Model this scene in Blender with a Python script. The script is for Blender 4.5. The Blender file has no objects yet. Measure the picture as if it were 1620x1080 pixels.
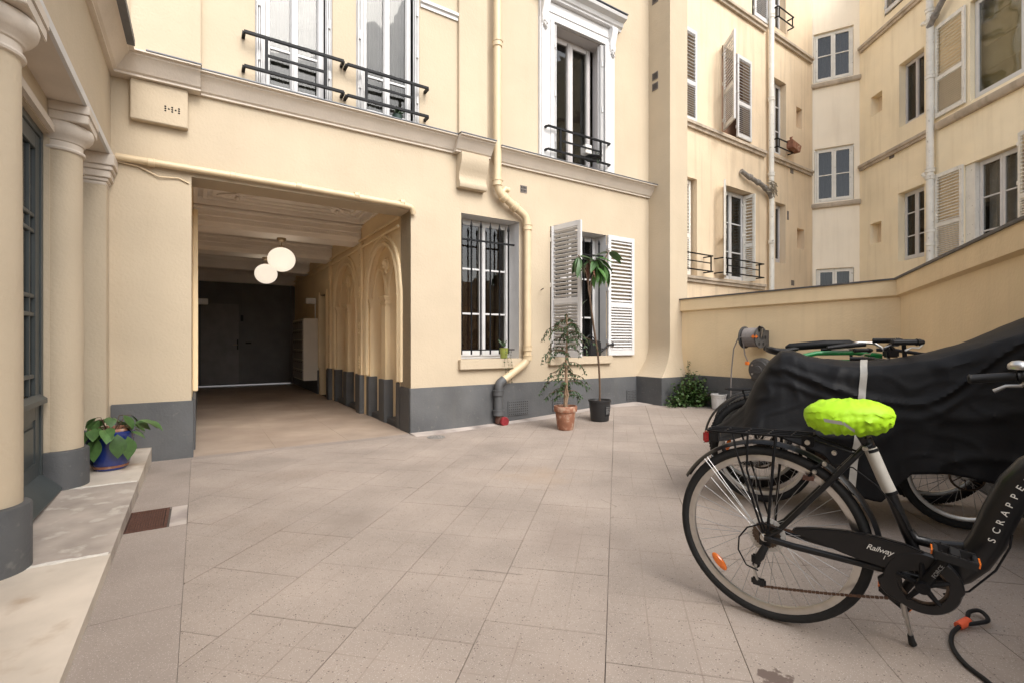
import bpy, bmesh, math, random
from mathutils import Matrix, Vector, noise
random.seed(7)
R = math.radians
S = bpy.context.scene
COL = S.collection
# ------------------------------------------------------------------ camera
cd = bpy.data.cameras.new('camera'); cam = bpy.data.objects.new('camera', cd); COL.objects.link(cam)
cam.location = (0, 0, 1.10); cam.rotation_euler = (R(90), 0, 0)
cd.sensor_width = 36; cd.lens = 36 * 771 / 1620; cd.clip_start = .05; cd.clip_end = 400
S.camera = cam
# ------------------------------------------------------------------ sky, sun, exposure
SUN_EL, SUN_AZ = 44, 144          # azimuth clockwise from +Y: high, behind the camera to its right
w = bpy.data.worlds.new('World'); S.world = w; w.use_nodes = True
nt = w.node_tree; nt.nodes.clear()
sky = nt.nodes.new('ShaderNodeTexSky'); sky.sky_type = 'NISHITA'; sky.sun_disc = False
sky.sun_elevation = R(SUN_EL); sky.sun_rotation = R(SUN_AZ); sky.dust_density = 3.0; sky.air_density = 1.0
hs = nt.nodes.new('ShaderNodeHueSaturation'); hs.inputs['Saturation'].default_value = .30
bg = nt.nodes.new('ShaderNodeBackground'); bg.inputs['Strength'].default_value = .15
wo = nt.nodes.new('ShaderNodeOutputWorld')
nt.links.new(sky.outputs[0], hs.inputs['Color']); nt.links.new(hs.outputs[0], bg.inputs['Color']); nt.links.new(bg.outputs[0], wo.inputs['Surface'])
sd = bpy.data.lights.new('sun', 'SUN'); sd.energy = .70; sd.angle = R(32); sd.color = (1.0, .95, .88)
sun = bpy.data.objects.new('sun', sd); COL.objects.link(sun)
az = R(SUN_AZ); el = R(SUN_EL)
tosun = Vector((math.sin(az) * math.cos(el), math.cos(az) * math.cos(el), math.sin(el)))
sun.rotation_euler = tosun.to_track_quat('Z', 'Y').to_euler(); sun.location = tosun * 30
S.view_settings.view_transform = 'Standard'; S.view_settings.look = 'None'
S.view_settings.gamma = 1; S.view_settings.use_curve_mapping = False
S.view_settings.exposure = 1.30
S.render.engine = 'CYCLES'
try:
    S.cycles.max_bounces = 10; S.cycles.diffuse_bounces = 6; S.cycles.transparent_max_bounces = 16
except Exception: pass

# ------------------------------------------------------------------ materials
def mk(name, col, rough=.75, metal=0, var=.08, vs=2.0, bump=0, bs=60, col2=None, c2s=1.2, c2lo=.5, c2hi=.7,
       streak=0, streakcol=(.25, .2, .14), pits=0, spec=.5, rnd=0, coord='pos', sub=0, trans=0, coat=0):
    m = bpy.data.materials.new(name); m.use_nodes = True
    n = m.node_tree.nodes; l = m.node_tree.links; n.clear()
    out = n.new('ShaderNodeOutputMaterial'); p = n.new('ShaderNodeBsdfPrincipled'); l.new(p.outputs[0], out.inputs[0])
    p.inputs['Roughness'].default_value = rough; p.inputs['Metallic'].default_value = metal
    p.inputs['Specular IOR Level'].default_value = spec
    if coat: p.inputs['Coat Weight'].default_value = coat; p.inputs['Coat Roughness'].default_value = .1
    if coord == 'pos': c = n.new('ShaderNodeNewGeometry').outputs['Position']
    else: c = n.new('ShaderNodeTexCoord').outputs['Object']
    def noise_(sc, det=4, vec=None):
        t = n.new('ShaderNodeTexNoise'); t.inputs['Scale'].default_value = sc; t.inputs['Detail'].default_value = det
        l.new(vec or c, t.inputs['Vector']); return t.outputs['Fac']
    def mix(fac, a, b, mode='MIX'):
        x = n.new('ShaderNodeMix'); x.data_type = 'RGBA'; x.blend_type = mode
        if isinstance(fac, float): x.inputs[0].default_value = fac
        else: l.new(fac, x.inputs[0])
        for v, i in ((a, 6), (b, 7)):
            if isinstance(v, tuple): x.inputs[i].default_value = (*v, 1)
            else: l.new(v, x.inputs[i])
        return x.outputs[2]
    def rng(v, a, b, c0=0., c1=1.):
        r = n.new('ShaderNodeMapRange'); l.new(v, r.inputs[0])
        for i, q in enumerate((a, b, c0, c1)): r.inputs[i + 1].default_value = q
        return r.outputs[0]
    base = tuple(col)
    if var:
        f = rng(noise_(vs, 6), .3, .7)
        base = mix(f, tuple(x * (1 - var) for x in col), tuple(min(1, x * (1 + var)) for x in col))
    if col2:
        f = rng(noise_(c2s, 8), c2lo, c2hi)
        base = mix(f, base, tuple(col2))
    if streak:
        mp = n.new('ShaderNodeMapping'); mp.inputs['Scale'].default_value = (9, 9, .7); l.new(c, mp.inputs[0])
        f1 = rng(noise_(1, 6, mp.outputs[0]), .5, .75, 0, streak)
        base = mix(f1, base, streakcol)
        f2 = rng(noise_(1.1, 6), .52, .75, 0, streak * .7)
        base = mix(f2, base, tuple(x * 1.6 for x in streakcol))
    if pits:
        v = n.new('ShaderNodeTexVoronoi'); v.inputs['Scale'].default_value = 78; l.new(c, v.inputs['Vector'])
        sel = rng(noise_(34, 2), .47, .56)
        d = rng(v.outputs['Distance'], .16, .24, 1, 0)
        mm = n.new('ShaderNodeMath'); mm.operation = 'MULTIPLY'; l.new(d, mm.inputs[0]); l.new(sel, mm.inputs[1])
        m2 = n.new('ShaderNodeMath'); m2.operation = 'MULTIPLY'; l.new(mm.outputs[0], m2.inputs[0]); m2.inputs[1].default_value = pits
        base = mix(m2.outputs[0], base, (.10, .07, .06))
        v2 = n.new('ShaderNodeTexVoronoi'); v2.inputs['Scale'].default_value = 150; l.new(c, v2.inputs['Vector'])
        base = mix(rng(v2.outputs['Distance'], .14, .24, .5, 0), base, (.75, .68, .62))
    if rnd:
        oi = n.new('ShaderNodeObjectInfo')
        g = rng(oi.outputs['Random'], 0, 1, 1 - rnd, 1 + rnd)
        cc = n.new('ShaderNodeCombineColor'); 
        for i in range(3): l.new(g, cc.inputs[i])
        base = mix(1.0, base, cc.outputs[0], 'MULTIPLY')
    if isinstance(base, tuple): p.inputs['Base Color'].default_value = (*base, 1)
    else: l.new(base, p.inputs['Base Color'])
    if bump:
        b = n.new('ShaderNodeBump'); b.inputs['Strength'].default_value = bump; b.inputs['Distance'].default_value = .01
        l.new(noise_(bs, 5), b.inputs['Height'])
        b2 = n.new('ShaderNodeBump'); b2.inputs['Strength'].default_value = bump * .6; b2.inputs['Distance'].default_value = .05
        l.new(noise_(bs / 14, 3), b2.inputs['Height']); l.new(b2.outputs[0], b.inputs['Normal'])
        l.new(b.outputs[0], p.inputs['Normal'])
    if trans:
        tr = n.new('ShaderNodeBsdfTranslucent')
        if isinstance(base, tuple): tr.inputs[0].default_value = (*base, 1)
        else: l.new(base, tr.inputs[0])
        ms = n.new('ShaderNodeMixShader'); ms.inputs[0].default_value = trans
        l.new(p.outputs[0], ms.inputs[1]); l.new(tr.outputs[0], ms.inputs[2]); l.new(ms.outputs[0], out.inputs[0])
    return m
def mkglass(name, tint=.72, refl=(1, 1, 1), ior=1.42):
    m = bpy.data.materials.new(name); m.use_nodes = True
    n = m.node_tree.nodes; l = m.node_tree.links; n.clear()
    out = n.new('ShaderNodeOutputMaterial'); ms = n.new('ShaderNodeMixShader')
    t = n.new('ShaderNodeBsdfTransparent'); t.inputs[0].default_value = (tint, tint, tint * .97, 1)
    g = n.new('ShaderNodeBsdfGlossy'); g.inputs['Roughness'].default_value = .015; g.inputs[0].default_value = (.8, .8, .8, 1)
    lw = n.new('ShaderNodeLayerWeight'); lw.inputs['Blend'].default_value = .5
    pw = n.new('ShaderNodeMath'); pw.operation = 'POWER'; l.new(lw.outputs['Facing'], pw.inputs[0]); pw.inputs[1].default_value = 4.5
    fr = n.new('ShaderNodeMath'); fr.operation = 'MULTIPLY_ADD'; l.new(pw.outputs[0], fr.inputs[0]); fr.inputs[1].default_value = .9 if ior > 1.2 else .3; fr.inputs[2].default_value = .05 if ior > 1.2 else .015
    nz = n.new('ShaderNodeTexNoise'); nz.inputs['Scale'].default_value = 1.6
    bp = n.new('ShaderNodeBump'); bp.inputs['Strength'].default_value = .25; bp.inputs['Distance'].default_value = .04
    ge = n.new('ShaderNodeNewGeometry'); l.new(ge.outputs['Position'], nz.inputs['Vector']); l.new(nz.outputs[0], bp.inputs['Height'])
    l.new(bp.outputs[0], g.inputs['Normal'])
    l.new(fr.outputs[0], ms.inputs[0]); l.new(t.outputs[0], ms.inputs[1]); l.new(g.outputs[0], ms.inputs[2]); l.new(ms.outputs[0], out.inputs[0])
    return m
def mkpaving():
    m = mk('paving_terrazzo', (.315, .262, .222), .8, var=.16, vs=1.7, pits=.95, rnd=.035, col2=(.26, .205, .165), c2s=.9, c2lo=.55, c2hi=.8, bump=.12, bs=160)
    n = m.node_tree.nodes; l = m.node_tree.links
    p = [x for x in n if x.type == 'BSDF_PRINCIPLED'][0]
    base = p.inputs['Base Color'].links[0].from_socket
    ge = n.new('ShaderNodeNewGeometry').outputs['Position']
    fac = None
    for (vx, vy, off) in ((.9778, -.2096, .037), (.2096, .9778, -.14)):   # shallow scored lines, three to a slab
        d = n.new('ShaderNodeVectorMath'); d.operation = 'DOT_PRODUCT'; l.new(ge, d.inputs[0]); d.inputs[1].default_value = (vx, vy, 0)
        a = n.new('ShaderNodeMath'); a.operation = 'ADD'; l.new(d.outputs['Value'], a.inputs[0]); a.inputs[1].default_value = off
        b = n.new('ShaderNodeMath'); b.operation = 'PINGPONG'; l.new(a.outputs[0], b.inputs[0]); b.inputs[1].default_value = .157 / 2
        r = n.new('ShaderNodeMapRange'); l.new(b.outputs[0], r.inputs[0]); r.inputs[1].default_value = .0015; r.inputs[2].default_value = .0035; r.inputs[3].default_value = 1; r.inputs[4].default_value = 0
        if fac is None: fac = r.outputs[0]
        else:
            x = n.new('ShaderNodeMath'); x.operation = 'MULTIPLY'; x.inputs[1].default_value = .7; l.new(r.outputs[0], x.inputs[0])
            y = n.new('ShaderNodeMath'); y.operation = 'MAXIMUM'; l.new(fac, y.inputs[0]); l.new(x.outputs[0], y.inputs[1]); fac = y.outputs[0]
    nz = n.new('ShaderNodeTexNoise'); nz.inputs['Scale'].default_value = 2.2; l.new(ge, nz.inputs['Vector'])
    rr = n.new('ShaderNodeMapRange'); l.new(nz.outputs[0], rr.inputs[0]); rr.inputs[1].default_value = .4; rr.inputs[2].default_value = .65; rr.inputs[3].default_value = .05; rr.inputs[4].default_value = .65
    z = n.new('ShaderNodeMath'); z.operation = 'MULTIPLY'; l.new(fac, z.inputs[0]); l.new(rr.outputs[0], z.inputs[1])
    mx = n.new('ShaderNodeMix'); mx.data_type = 'RGBA'; l.new(z.outputs[0], mx.inputs[0]); l.new(base, mx.inputs[6]); mx.inputs[7].default_value = (.20, .15, .12, 1)
    # two soft stains with a shape of their own
    cur = mx.outputs[2]
    for (px, py, rx, col, k) in ((.25, 4.0, .45, (.38, .26, .16), .28), (.86, 1.60, .085, (.12, .085, .07), .95), (.30, 2.75, .4, (.24, .19, .16), .4), (-1.0, 3.0, .25, (.22, .18, .15), .5)):
        sb = n.new('ShaderNodeVectorMath'); sb.operation = 'SUBTRACT'; l.new(ge, sb.inputs[0]); sb.inputs[1].default_value = (px, py, 0)
        ln = n.new('ShaderNodeVectorMath'); ln.operation = 'LENGTH'; l.new(sb.outputs[0], ln.inputs[0])
        n3 = n.new('ShaderNodeTexNoise'); n3.inputs['Scale'].default_value = 2.2 / rx; n3.inputs['Detail'].default_value = 6; l.new(ge, n3.inputs['Vector'])
        ad = n.new('ShaderNodeMath'); ad.operation = 'MULTIPLY_ADD'; l.new(n3.outputs[0], ad.inputs[0]); ad.inputs[1].default_value = rx * 1.6; l.new(ln.outputs['Value'], ad.inputs[2])
        r = n.new('ShaderNodeMapRange'); l.new(ad.outputs[0], r.inputs[0]); r.inputs[1].default_value = rx * 1.25 if k > .9 else rx * .9; r.inputs[2].default_value = rx * 1.35 if k > .9 else rx * 1.6; r.inputs[3].default_value = k; r.inputs[4].default_value = 0
        q = n.new('ShaderNodeMix'); q.data_type = 'RGBA'; l.new(r.outputs[0], q.inputs[0]); l.new(cur, q.inputs[6]); q.inputs[7].default_value = (*col, 1); cur = q.outputs[2]
    l.new(cur, p.inputs['Base Color'])
    return m
M = {}
M['cream'] = mk('cream_stucco', (.485, .40, .288), .85, var=.05, vs=1.5, bump=.3, bs=45, streak=.10, streakcol=(.40, .31, .20))
M['cream_pipe'] = mk('cream_pipe_paint', (.60, .47, .30), .45, var=.06, vs=8, bump=.08, bs=40)
M['agedR'] = mk('aged_cream_stucco_brightened', (.92, .80, .58), .88, var=.07, vs=1.2, bump=.4, bs=35, streak=.2, streakcol=(.5, .38, .22))  # aged stucco in a lighter copy, standing in for light the right facade lacks
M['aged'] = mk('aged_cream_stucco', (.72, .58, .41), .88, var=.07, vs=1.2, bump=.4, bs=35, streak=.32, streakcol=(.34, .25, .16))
M['agedstone'] = mk('aged_string_course', (.50, .42, .33), .9, var=.2, vs=4, bump=.4, bs=30, streak=.5)
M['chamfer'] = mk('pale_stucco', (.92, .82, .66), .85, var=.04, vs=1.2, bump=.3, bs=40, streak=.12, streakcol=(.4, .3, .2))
M['yard'] = mk('ochre_cream_stucco', (.74, .58, .36), .85, var=.05, vs=1.6, bump=.3, bs=40, streak=.12, streakcol=(.4, .3, .18))
M['cornice'] = mk('cornice_paint', (.60, .53, .45), .8, var=.07, vs=3, bump=.15, bs=50)
M['zinc'] = mk('zinc_flashing', (.12, .125, .135), .5, metal=.4, var=.2, vs=8)
M['plinth'] = mk('grey_plinth_paint', (.085, .087, .09), .6, var=.22, vs=2.5, bump=.3, bs=50, col2=(.13, .127, .12), c2s=22, c2lo=.62, c2hi=.74, streak=.18, streakcol=(.14, .13, .115))
M['white'] = mk('white_paint', (.62, .61, .60), .5, var=.05, vs=6, bump=.05, bs=60)
M['whiteaged'] = mk('worn_white_paint', (.76, .73, .66), .6, var=.08, vs=6, bump=.1, bs=60, col2=(.42, .38, .32), c2s=18, c2lo=.64, c2hi=.72)
M['trim'] = mk('trim_plaster', (.56, .53, .515), .7, var=.05, vs=3, bump=.1, bs=60)
M['passceil'] = mk('passage_ceiling_paint', (.88, .83, .77), .7, var=.06, vs=2, bump=.12, bs=40)
M['passwall'] = mk('passage_wall_paint', (.82, .66, .42), .6, var=.06, vs=2, bump=.1, bs=40)
M['doorgrey'] = mk('dark_green_grey_paint', (.055, .065, .066), .4, var=.1, vs=5, bump=.06, bs=60)
M['gate'] = mk('dark_gate_paint', (.13, .122, .118), .5, var=.15, vs=3, bump=.1, bs=40)
M['black'] = mk('black_metal', (.006, .006, .007), .5, var=.2, vs=20, spec=.2)
M['bikeblack'] = mk('satin_black_frame', (.006, .006, .007), .36, var=.1, vs=20, spec=.35, coat=.12)
M['plastic'] = mk('black_plastic', (.009, .009, .010), .55, var=.15, vs=30, spec=.35)
M['rubber'] = mk('tyre_rubber', (.011, .011, .011), .85, var=.2, vs=40, bump=.2, bs=200)
M['alu'] = mk('brushed_aluminium', (.55, .54, .52), .32, metal=1, var=.08, vs=30)
M['steel'] = mk('spoke_steel', (.42, .42, .42), .42, metal=1, var=0)
M['dirtysteel'] = mk('greasy_steel', (.13, .10, .08), .45, metal=.8, var=.3, vs=60)
M['chain'] = mk('rusty_chain', (.10, .055, .035), .6, metal=.5, var=.3, vs=100)
M['orange'] = mk('orange_reflector', (.75, .17, .02), .25, var=.1, vs=60, coat=.6)
M['orangep'] = mk('orange_plastic', (.85, .22, .03), .45, var=.05, vs=30)
M['vermilion'] = mk('vermilion_collar', (.75, .12, .05), .5, var=.05, vs=30)
M['red'] = mk('red_lens', (.30, .01, .015), .25, var=.1, vs=60, coat=.6)
M['redcap'] = mk('red_cast_cap', (.22, .015, .02), .55, var=.25, vs=30, bump=.2, bs=80)
M['neon'] = mk('fluorescent_yellow_fabric', (.44, .78, .015), .6, var=.06, vs=10, bump=.12, bs=50, trans=.12)
M['silver'] = mk('reflective_silver', (.45, .45, .47), .35, metal=.4, var=.05, vs=20)
M['greyband'] = mk('grey_reflective_strip', (.42, .40, .36), .45, var=.12, vs=20)
M['tarp'] = mk('black_nylon_cover', (.0055, .0055, .0065), .55, var=.15, vs=5, bump=.1, bs=60, spec=.22)
M['curtainlight'] = mk('pale_voile', (.66, .66, .66), .9, var=.12, vs=9, trans=.3)
M['paving'] = mkpaving()
M['joint'] = mk('joint_mortar', (.10, .082, .07), .95, var=.2, vs=8, bump=.3, bs=60)
M['strip'] = mk('concrete_strip', (.30, .25, .215), .85, var=.14, vs=1.8, pits=.35, col2=(.22, .185, .155), c2s=1.6, bump=.15, bs=90, rnd=.05)
M['apron'] = mk('cement_apron', (.44, .38, .34), .9, var=.15, vs=4, col2=(.24, .20, .18), c2s=3, bump=.3, bs=60)
M['pfloor'] = mk('passage_floor_asphalt', (.38, .30, .235), .62, var=.15, vs=2.5, col2=(.26, .195, .15), c2s=.9, c2lo=.4, c2hi=.75, bump=.2, bs=50)
M['marble'] = mk('marble_step', (.56, .49, .41), .6, var=.14, vs=3.5, col2=(.40, .31, .23), c2s=5, c2lo=.56, c2hi=.72, bump=.18, bs=30, rnd=.06)
M['marbledark'] = mk('weathered_marble_step', (.38, .325, .28), .7, var=.22, vs=5, col2=(.50, .45, .39), c2s=9, c2lo=.56, c2hi=.66, bump=.25, bs=30)
M['rust'] = mk('rusty_iron', (.085, .035, .022), .8, var=.3, vs=60, bump=.3, bs=120)
M['darkhole'] = mk('hole_shade', (.01, .009, .008), .9, var=0)  # near-black colour stands in for the shade inside vent holes, slots and drains
M['terracotta'] = mk('terracotta', (.27, .115, .065), .8, var=.2, vs=14, bump=.15, bs=90, col2=(.42, .30, .22), c2s=14, c2lo=.52, c2hi=.68)
M['blueglaze'] = mk('cobalt_glaze', (.012, .028, .16), .22, var=.2, vs=9, coat=.5)
M['soil'] = mk('potting_soil', (.045, .028, .018), .95, var=.3, vs=60, bump=.6, bs=90)
M['leaf'] = mk('leaf_green', (.055, .13, .03), .4, var=.25, vs=20, rnd=.35, trans=.15)
M['leaf2'] = mk('leaf_mid_green', (.075, .15, .045), .38, var=.2, vs=25, rnd=.3, trans=.15)
M['leafdark'] = mk('leaf_dark_green', (.035, .07, .022), .42, var=.35, vs=14, trans=.12)
M['leafred'] = mk('leaf_reddish', (.14, .055, .03), .5, var=.2, vs=20)
M['ivy'] = mk('ivy_green', (.05, .10, .022), .45, var=.4, vs=9, trans=.15)
M['bark'] = mk('pale_bark', (.24, .16, .10), .85, var=.2, vs=30, bump=.3, bs=90)
M['stem'] = mk('brown_stem', (.10, .06, .035), .7, var=.2, vs=30)
M['opal'] = mk('opal_glass_globe', (.80, .76, .68), .25, var=.03, vs=6)
for n_ in M['opal'].node_tree.nodes:
    if n_.type == 'BSDF_PRINCIPLED': n_.inputs['Emission Color'].default_value = (1, .88, .72, 1); n_.inputs['Emission Strength'].default_value = .36
M['brass'] = mk('dull_brass', (.35, .27, .18), .4, metal=.9, var=.1, vs=20)
M['wicket'] = mk('wicket_door_paint', (.19, .178, .17), .5, var=.15, vs=4, bump=.1, bs=40)
M['mortar'] = mk('pale_mortar', (.66, .62, .56), .9, var=.15, vs=30, bump=.3, bs=90)
M['mailgrey'] = mk('mailbox_grey', (.20, .18, .16), .45, metal=.3, var=.08, vs=10)
M['mailwhite'] = mk('mailbox_cabinet_panel', (.60, .54, .45), .55, var=.05, vs=4)
M['room'] = mk('dim_room_wall', (.10, .085, .07), .9, var=.3, vs=1.5)
M['roomwarm'] = mk('dim_room_brick', (.16, .085, .05), .9, var=.35, vs=3)
M['curtain'] = mk('net_curtain', (.12, .115, .105), .9, var=.35, vs=6, trans=.3)
M['blind'] = mk('olive_blind', (.72, .62, .36), .8, var=.1, vs=3)
M['greenroom'] = mk('dark_green_room', (.07, .10, .075), .8, var=.3, vs=2)  # dark green room walls behind one pane of the right facade
M['lace'] = mk('patterned_net', (.07, .066, .064), .9, var=.5, vs=60)
M['glass'] = mkglass('window_glass'); M['glassdim'] = mkglass('dim_glass', .55); M['glasslow'] = mkglass('low_reflection_glass', .6, ior=1.12)
M['bucket'] = mk('white_bucket_plastic', (.62, .60, .57), .5, var=.08, vs=15)
M['grey_cable'] = mk('grey_cable', (.20, .18, .17), .6, var=.1, vs=30)
M['reelgrey'] = mk('weathered_grey_plastic', (.06, .057, .055), .6, var=.2, vs=20)
M['green'] = mk('green_frame_paint', (.012, .20, .05), .3, var=.05, vs=10, coat=.4)
M['greenpot'] = mk('olive_pot', (.22, .25, .05), .5, var=.1, vs=20)
M['darkgreenpot'] = mk('dark_green_pot', (.02, .045, .035), .5, var=.1, vs=20)
M['darkpot'] = mk('black_nursery_pot', (.018, .018, .019), .45, var=.1, vs=20)
M['print'] = mk('pale_print', (.62, .60, .56), .6, var=0)
M['printdim'] = mk('dim_print', (.22, .22, .22), .6, var=0)
M['wirelug'] = mk('ceramic_grey', (.30, .26, .2), .6, var=.2, vs=20)
M['leadpipe'] = mk('weathered_pipe', (.24, .22, .20), .6, var=.3, vs=14, bump=.2, bs=60)
M['ventgrey'] = mk('vent_grille_grey', (.16, .135, .12), .7, var=.2, vs=30)

# ------------------------------------------------------------------ geometry helpers
def frame(ox, oy, dx, dy, z=0):
    L = math.hypot(dx, dy); dx /= L; dy /= L
    return Matrix(((dx, -dy, 0, ox), (dy, dx, 0, oy), (0, 0, 1, z), (0, 0, 0, 1)))
W = {}
def link(o, name, Wm, parent=None, label=None, cat=None, group=None, kind=None):
    COL.objects.link(o)
    if parent is not None:
        o.parent = parent; o.matrix_basis = W[parent].inverted() @ Wm
    else: o.matrix_basis = Wm
    W[o] = Wm.copy()
    if label: o['label'] = label
    if cat: o['category'] = cat
    if group: o['group'] = group
    if kind: o['kind'] = kind
    return o
def thing(name, Wm, label, cat, group=None):
    return link(bpy.data.objects.new(name, None), name, Wm, None, label, cat, group)
def inst(src, name, Wm, parent, **k):
    return link(bpy.data.objects.new(name, src if isinstance(src, bpy.types.Mesh) else src.data), name, Wm, parent, **k)
class MB:
    def __init__(s, fr=None): s.v = []; s.f = []; s.m = []; s.fr = fr or Matrix.Identity(4); s.mats = []
    def mi(s, mat):
        if mat not in s.mats: s.mats.append(mat)
        return s.mats.index(mat)
    def add(s, vs, fs, mat=None):
        b = len(s.v); s.v += [Vector(p) for p in vs]
        k = s.mi(mat) if mat else 0
        for f in fs: s.f.append([i + b for i in f]); s.m.append(k)
    def box(s, x0, x1, y0, y1, z0, z1, mat=None):
        s.add([(x0, y0, z0), (x1, y0, z0), (x1, y1, z0), (x0, y1, z0), (x0, y0, z1), (x1, y0, z1), (x1, y1, z1), (x0, y1, z1)],
              [(0, 3, 2, 1), (4, 5, 6, 7), (0, 1, 5, 4), (1, 2, 6, 5), (2, 3, 7, 6), (3, 0, 4, 7)], mat); return s
    def prism(s, pts, vec, mat=None):
        n = len(pts); vec = Vector(vec); a = [Vector(p) for p in pts]
        s.add(a + [p + vec for p in a], [list(range(n))[::-1], list(range(n, 2 * n))] + [(i, (i + 1) % n, n + (i + 1) % n, n + i) for i in range(n)], mat); return s
    def sweepx(s, prof, x0, x1, mat=None, m0=0, m1=0):   # profile (y,z) swept along x; m0/m1 mitre factor on y
        n = len(prof)
        s.add([(x0 + m0 * y, y, z) for y, z in prof] + [(x1 + m1 * y, y, z) for y, z in prof],
              [list(range(n)), list(range(2 * n - 1, n - 1, -1))] + [(i, i + n, (i + 1) % n + n, (i + 1) % n) for i in range(n)], mat); return s
    def tube(s, path, r, n=8, mat=None, closed=False, caps=True):
        P = [Vector(p) for p in path]; N = len(P); rs = r if isinstance(r, (list, tuple)) else [r] * N
        up = None; vs = []
        for i, p in enumerate(P):
            if closed: t = (P[(i + 1) % N] - P[i - 1])
            else: t = P[min(i + 1, N - 1)] - P[max(i - 1, 0)]
            t = t.normalized() if t.length > 1e-9 else Vector((0, 0, 1))
            if up is None:
                a = Vector((0, 0, 1)) if abs(t.z) < .9 else Vector((1, 0, 0))
                up = (a - t * a.dot(t)).normalized()
            else:
                up = up - t * up.dot(t)
                up = up.normalized() if up.length > 1e-6 else t.orthogonal().normalized()
            sd = t.cross(up)
            for k in range(n):
                a = 2 * math.pi * k / n
                vs.append(p + (up * math.cos(a) + sd * math.sin(a)) * rs[i])
        fs = []
        for i in range(N if closed else N - 1):
            j = (i + 1) % N
            for k in range(n): fs.append((i * n + k, i * n + (k + 1) % n, j * n + (k + 1) % n, j * n + k))
        if caps and not closed: fs += [list(range(n))[::-1], list(range((N - 1) * n, N * n))]
        s.add(vs, fs, mat); return s
    def lathe(s, prof, c=(0, 0, 0), n=20, a0=0, a1=360, mat=None, axis='z', rx=1, ry=1):
        full = abs(a1 - a0) >= 360; m = n if full else n + 1; vs = []
        for r, z in prof:
            for k in range(m):
                a = R(a0 + (a1 - a0) * k / n); x = r * rx * math.cos(a); y = r * ry * math.sin(a)
                q = (x, y, z) if axis == 'z' else ((x, z, y) if axis == 'y' else (z, x, y))
                vs.append(Vector(q) + Vector(c))
        fs = []
        for i in range(len(prof) - 1):
            for k in range(n):
                k2 = (k + 1) % m if full else k + 1
                fs.append((i * m + k, i * m + k2, (i + 1) * m + k2, (i + 1) * m + k))
        s.add(vs, fs, mat); return s
    def ball(s, c, rx, ry, rz, n=16, mat=None):
        pr = [(max(math.sin(math.pi * i / (n // 2)), 1e-4), -math.cos(math.pi * i / (n // 2))) for i in range(n // 2 + 1)]
        b = len(s.v); s.lathe(pr, (0, 0, 0), n, mat=mat)
        for i in range(b, len(s.v)): v = s.v[i]; s.v[i] = Vector((c[0] + v.x * rx, c[1] + v.y * ry, c[2] + v.z * rz))
        return s
    def mesh(s, name, mat, inv=None, bevel=0, smooth=True, ang=38, recalc=True):
        T = (inv @ s.fr) if inv is not None else s.fr
        me = bpy.data.meshes.new(name); me.from_pydata([tuple(T @ p) for p in s.v], [], s.f)
        mats = s.mats if s.mats else [mat]
        for q in mats: me.materials.append(M[q] if isinstance(q, str) else q)
        me.polygons.foreach_set('material_index', s.m)
        bm = bmesh.new(); bm.from_mesh(me)
        bmesh.ops.remove_doubles(bm, verts=bm.verts, dist=1e-5)
        if recalc: bmesh.ops.recalc_face_normals(bm, faces=bm.faces)
        if bevel:
            es = [e for e in bm.edges if len(e.link_faces) == 2 and e.calc_face_angle(0) > R(30)]
            bmesh.ops.bevel(bm, geom=es, offset=bevel, segments=2, affect='EDGES', clamp_overlap=True)
        bm.to_mesh(me); bm.free()
        if smooth:
            me.polygons.foreach_set('use_smooth', [True] * len(me.polygons)); me.set_sharp_from_angle(angle=R(ang))
        return me
    def build(s, name, mat, parent=None, bevel=0, smooth=True, ang=38, recalc=True, **k):
        Wm = W[parent] if parent is not None else Matrix.Identity(4)
        if parent is None and k.get('at') is not None: Wm = k['at']
        k.pop('at', None)
        me = s.mesh(name, mat, Wm.inverted(), bevel, smooth, ang, recalc)
        return link(bpy.data.objects.new(name, me), name, Wm, parent, **k)
def T(x, y, z): return Matrix.Translation((x, y, z))
def RX(a): return Matrix.Rotation(R(a), 4, 'X')
def RY(a): return Matrix.Rotation(R(a), 4, 'Y')
def RZ(a): return Matrix.Rotation(R(a), 4, 'Z')
def smooth(a, b, x):
    t = max(0, min(1, (x - a) / (b - a))); return t * t * (3 - 2 * t)
def text_part(body, name, mat, size, Wm, parent, shear=0, space=1.0, extr=.0006, **k):
    cu = bpy.data.curves.new(name, 'FONT'); cu.body = body; cu.size = size; cu.shear = shear; cu.space_character = space; cu.extrude = extr
    cu.align_x = 'LEFT'; o = bpy.data.objects.new(name, cu); COL.objects.link(o)
    bpy.context.view_layer.update()
    me = bpy.data.meshes.new_from_object(o.evaluated_get(bpy.context.evaluated_depsgraph_get()))
    COL.objects.unlink(o); bpy.data.objects.remove(o)
    me.materials.clear(); me.materials.append(M[mat])
    return link(bpy.data.objects.new(name, me), name, Wm, parent, **k)

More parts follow.
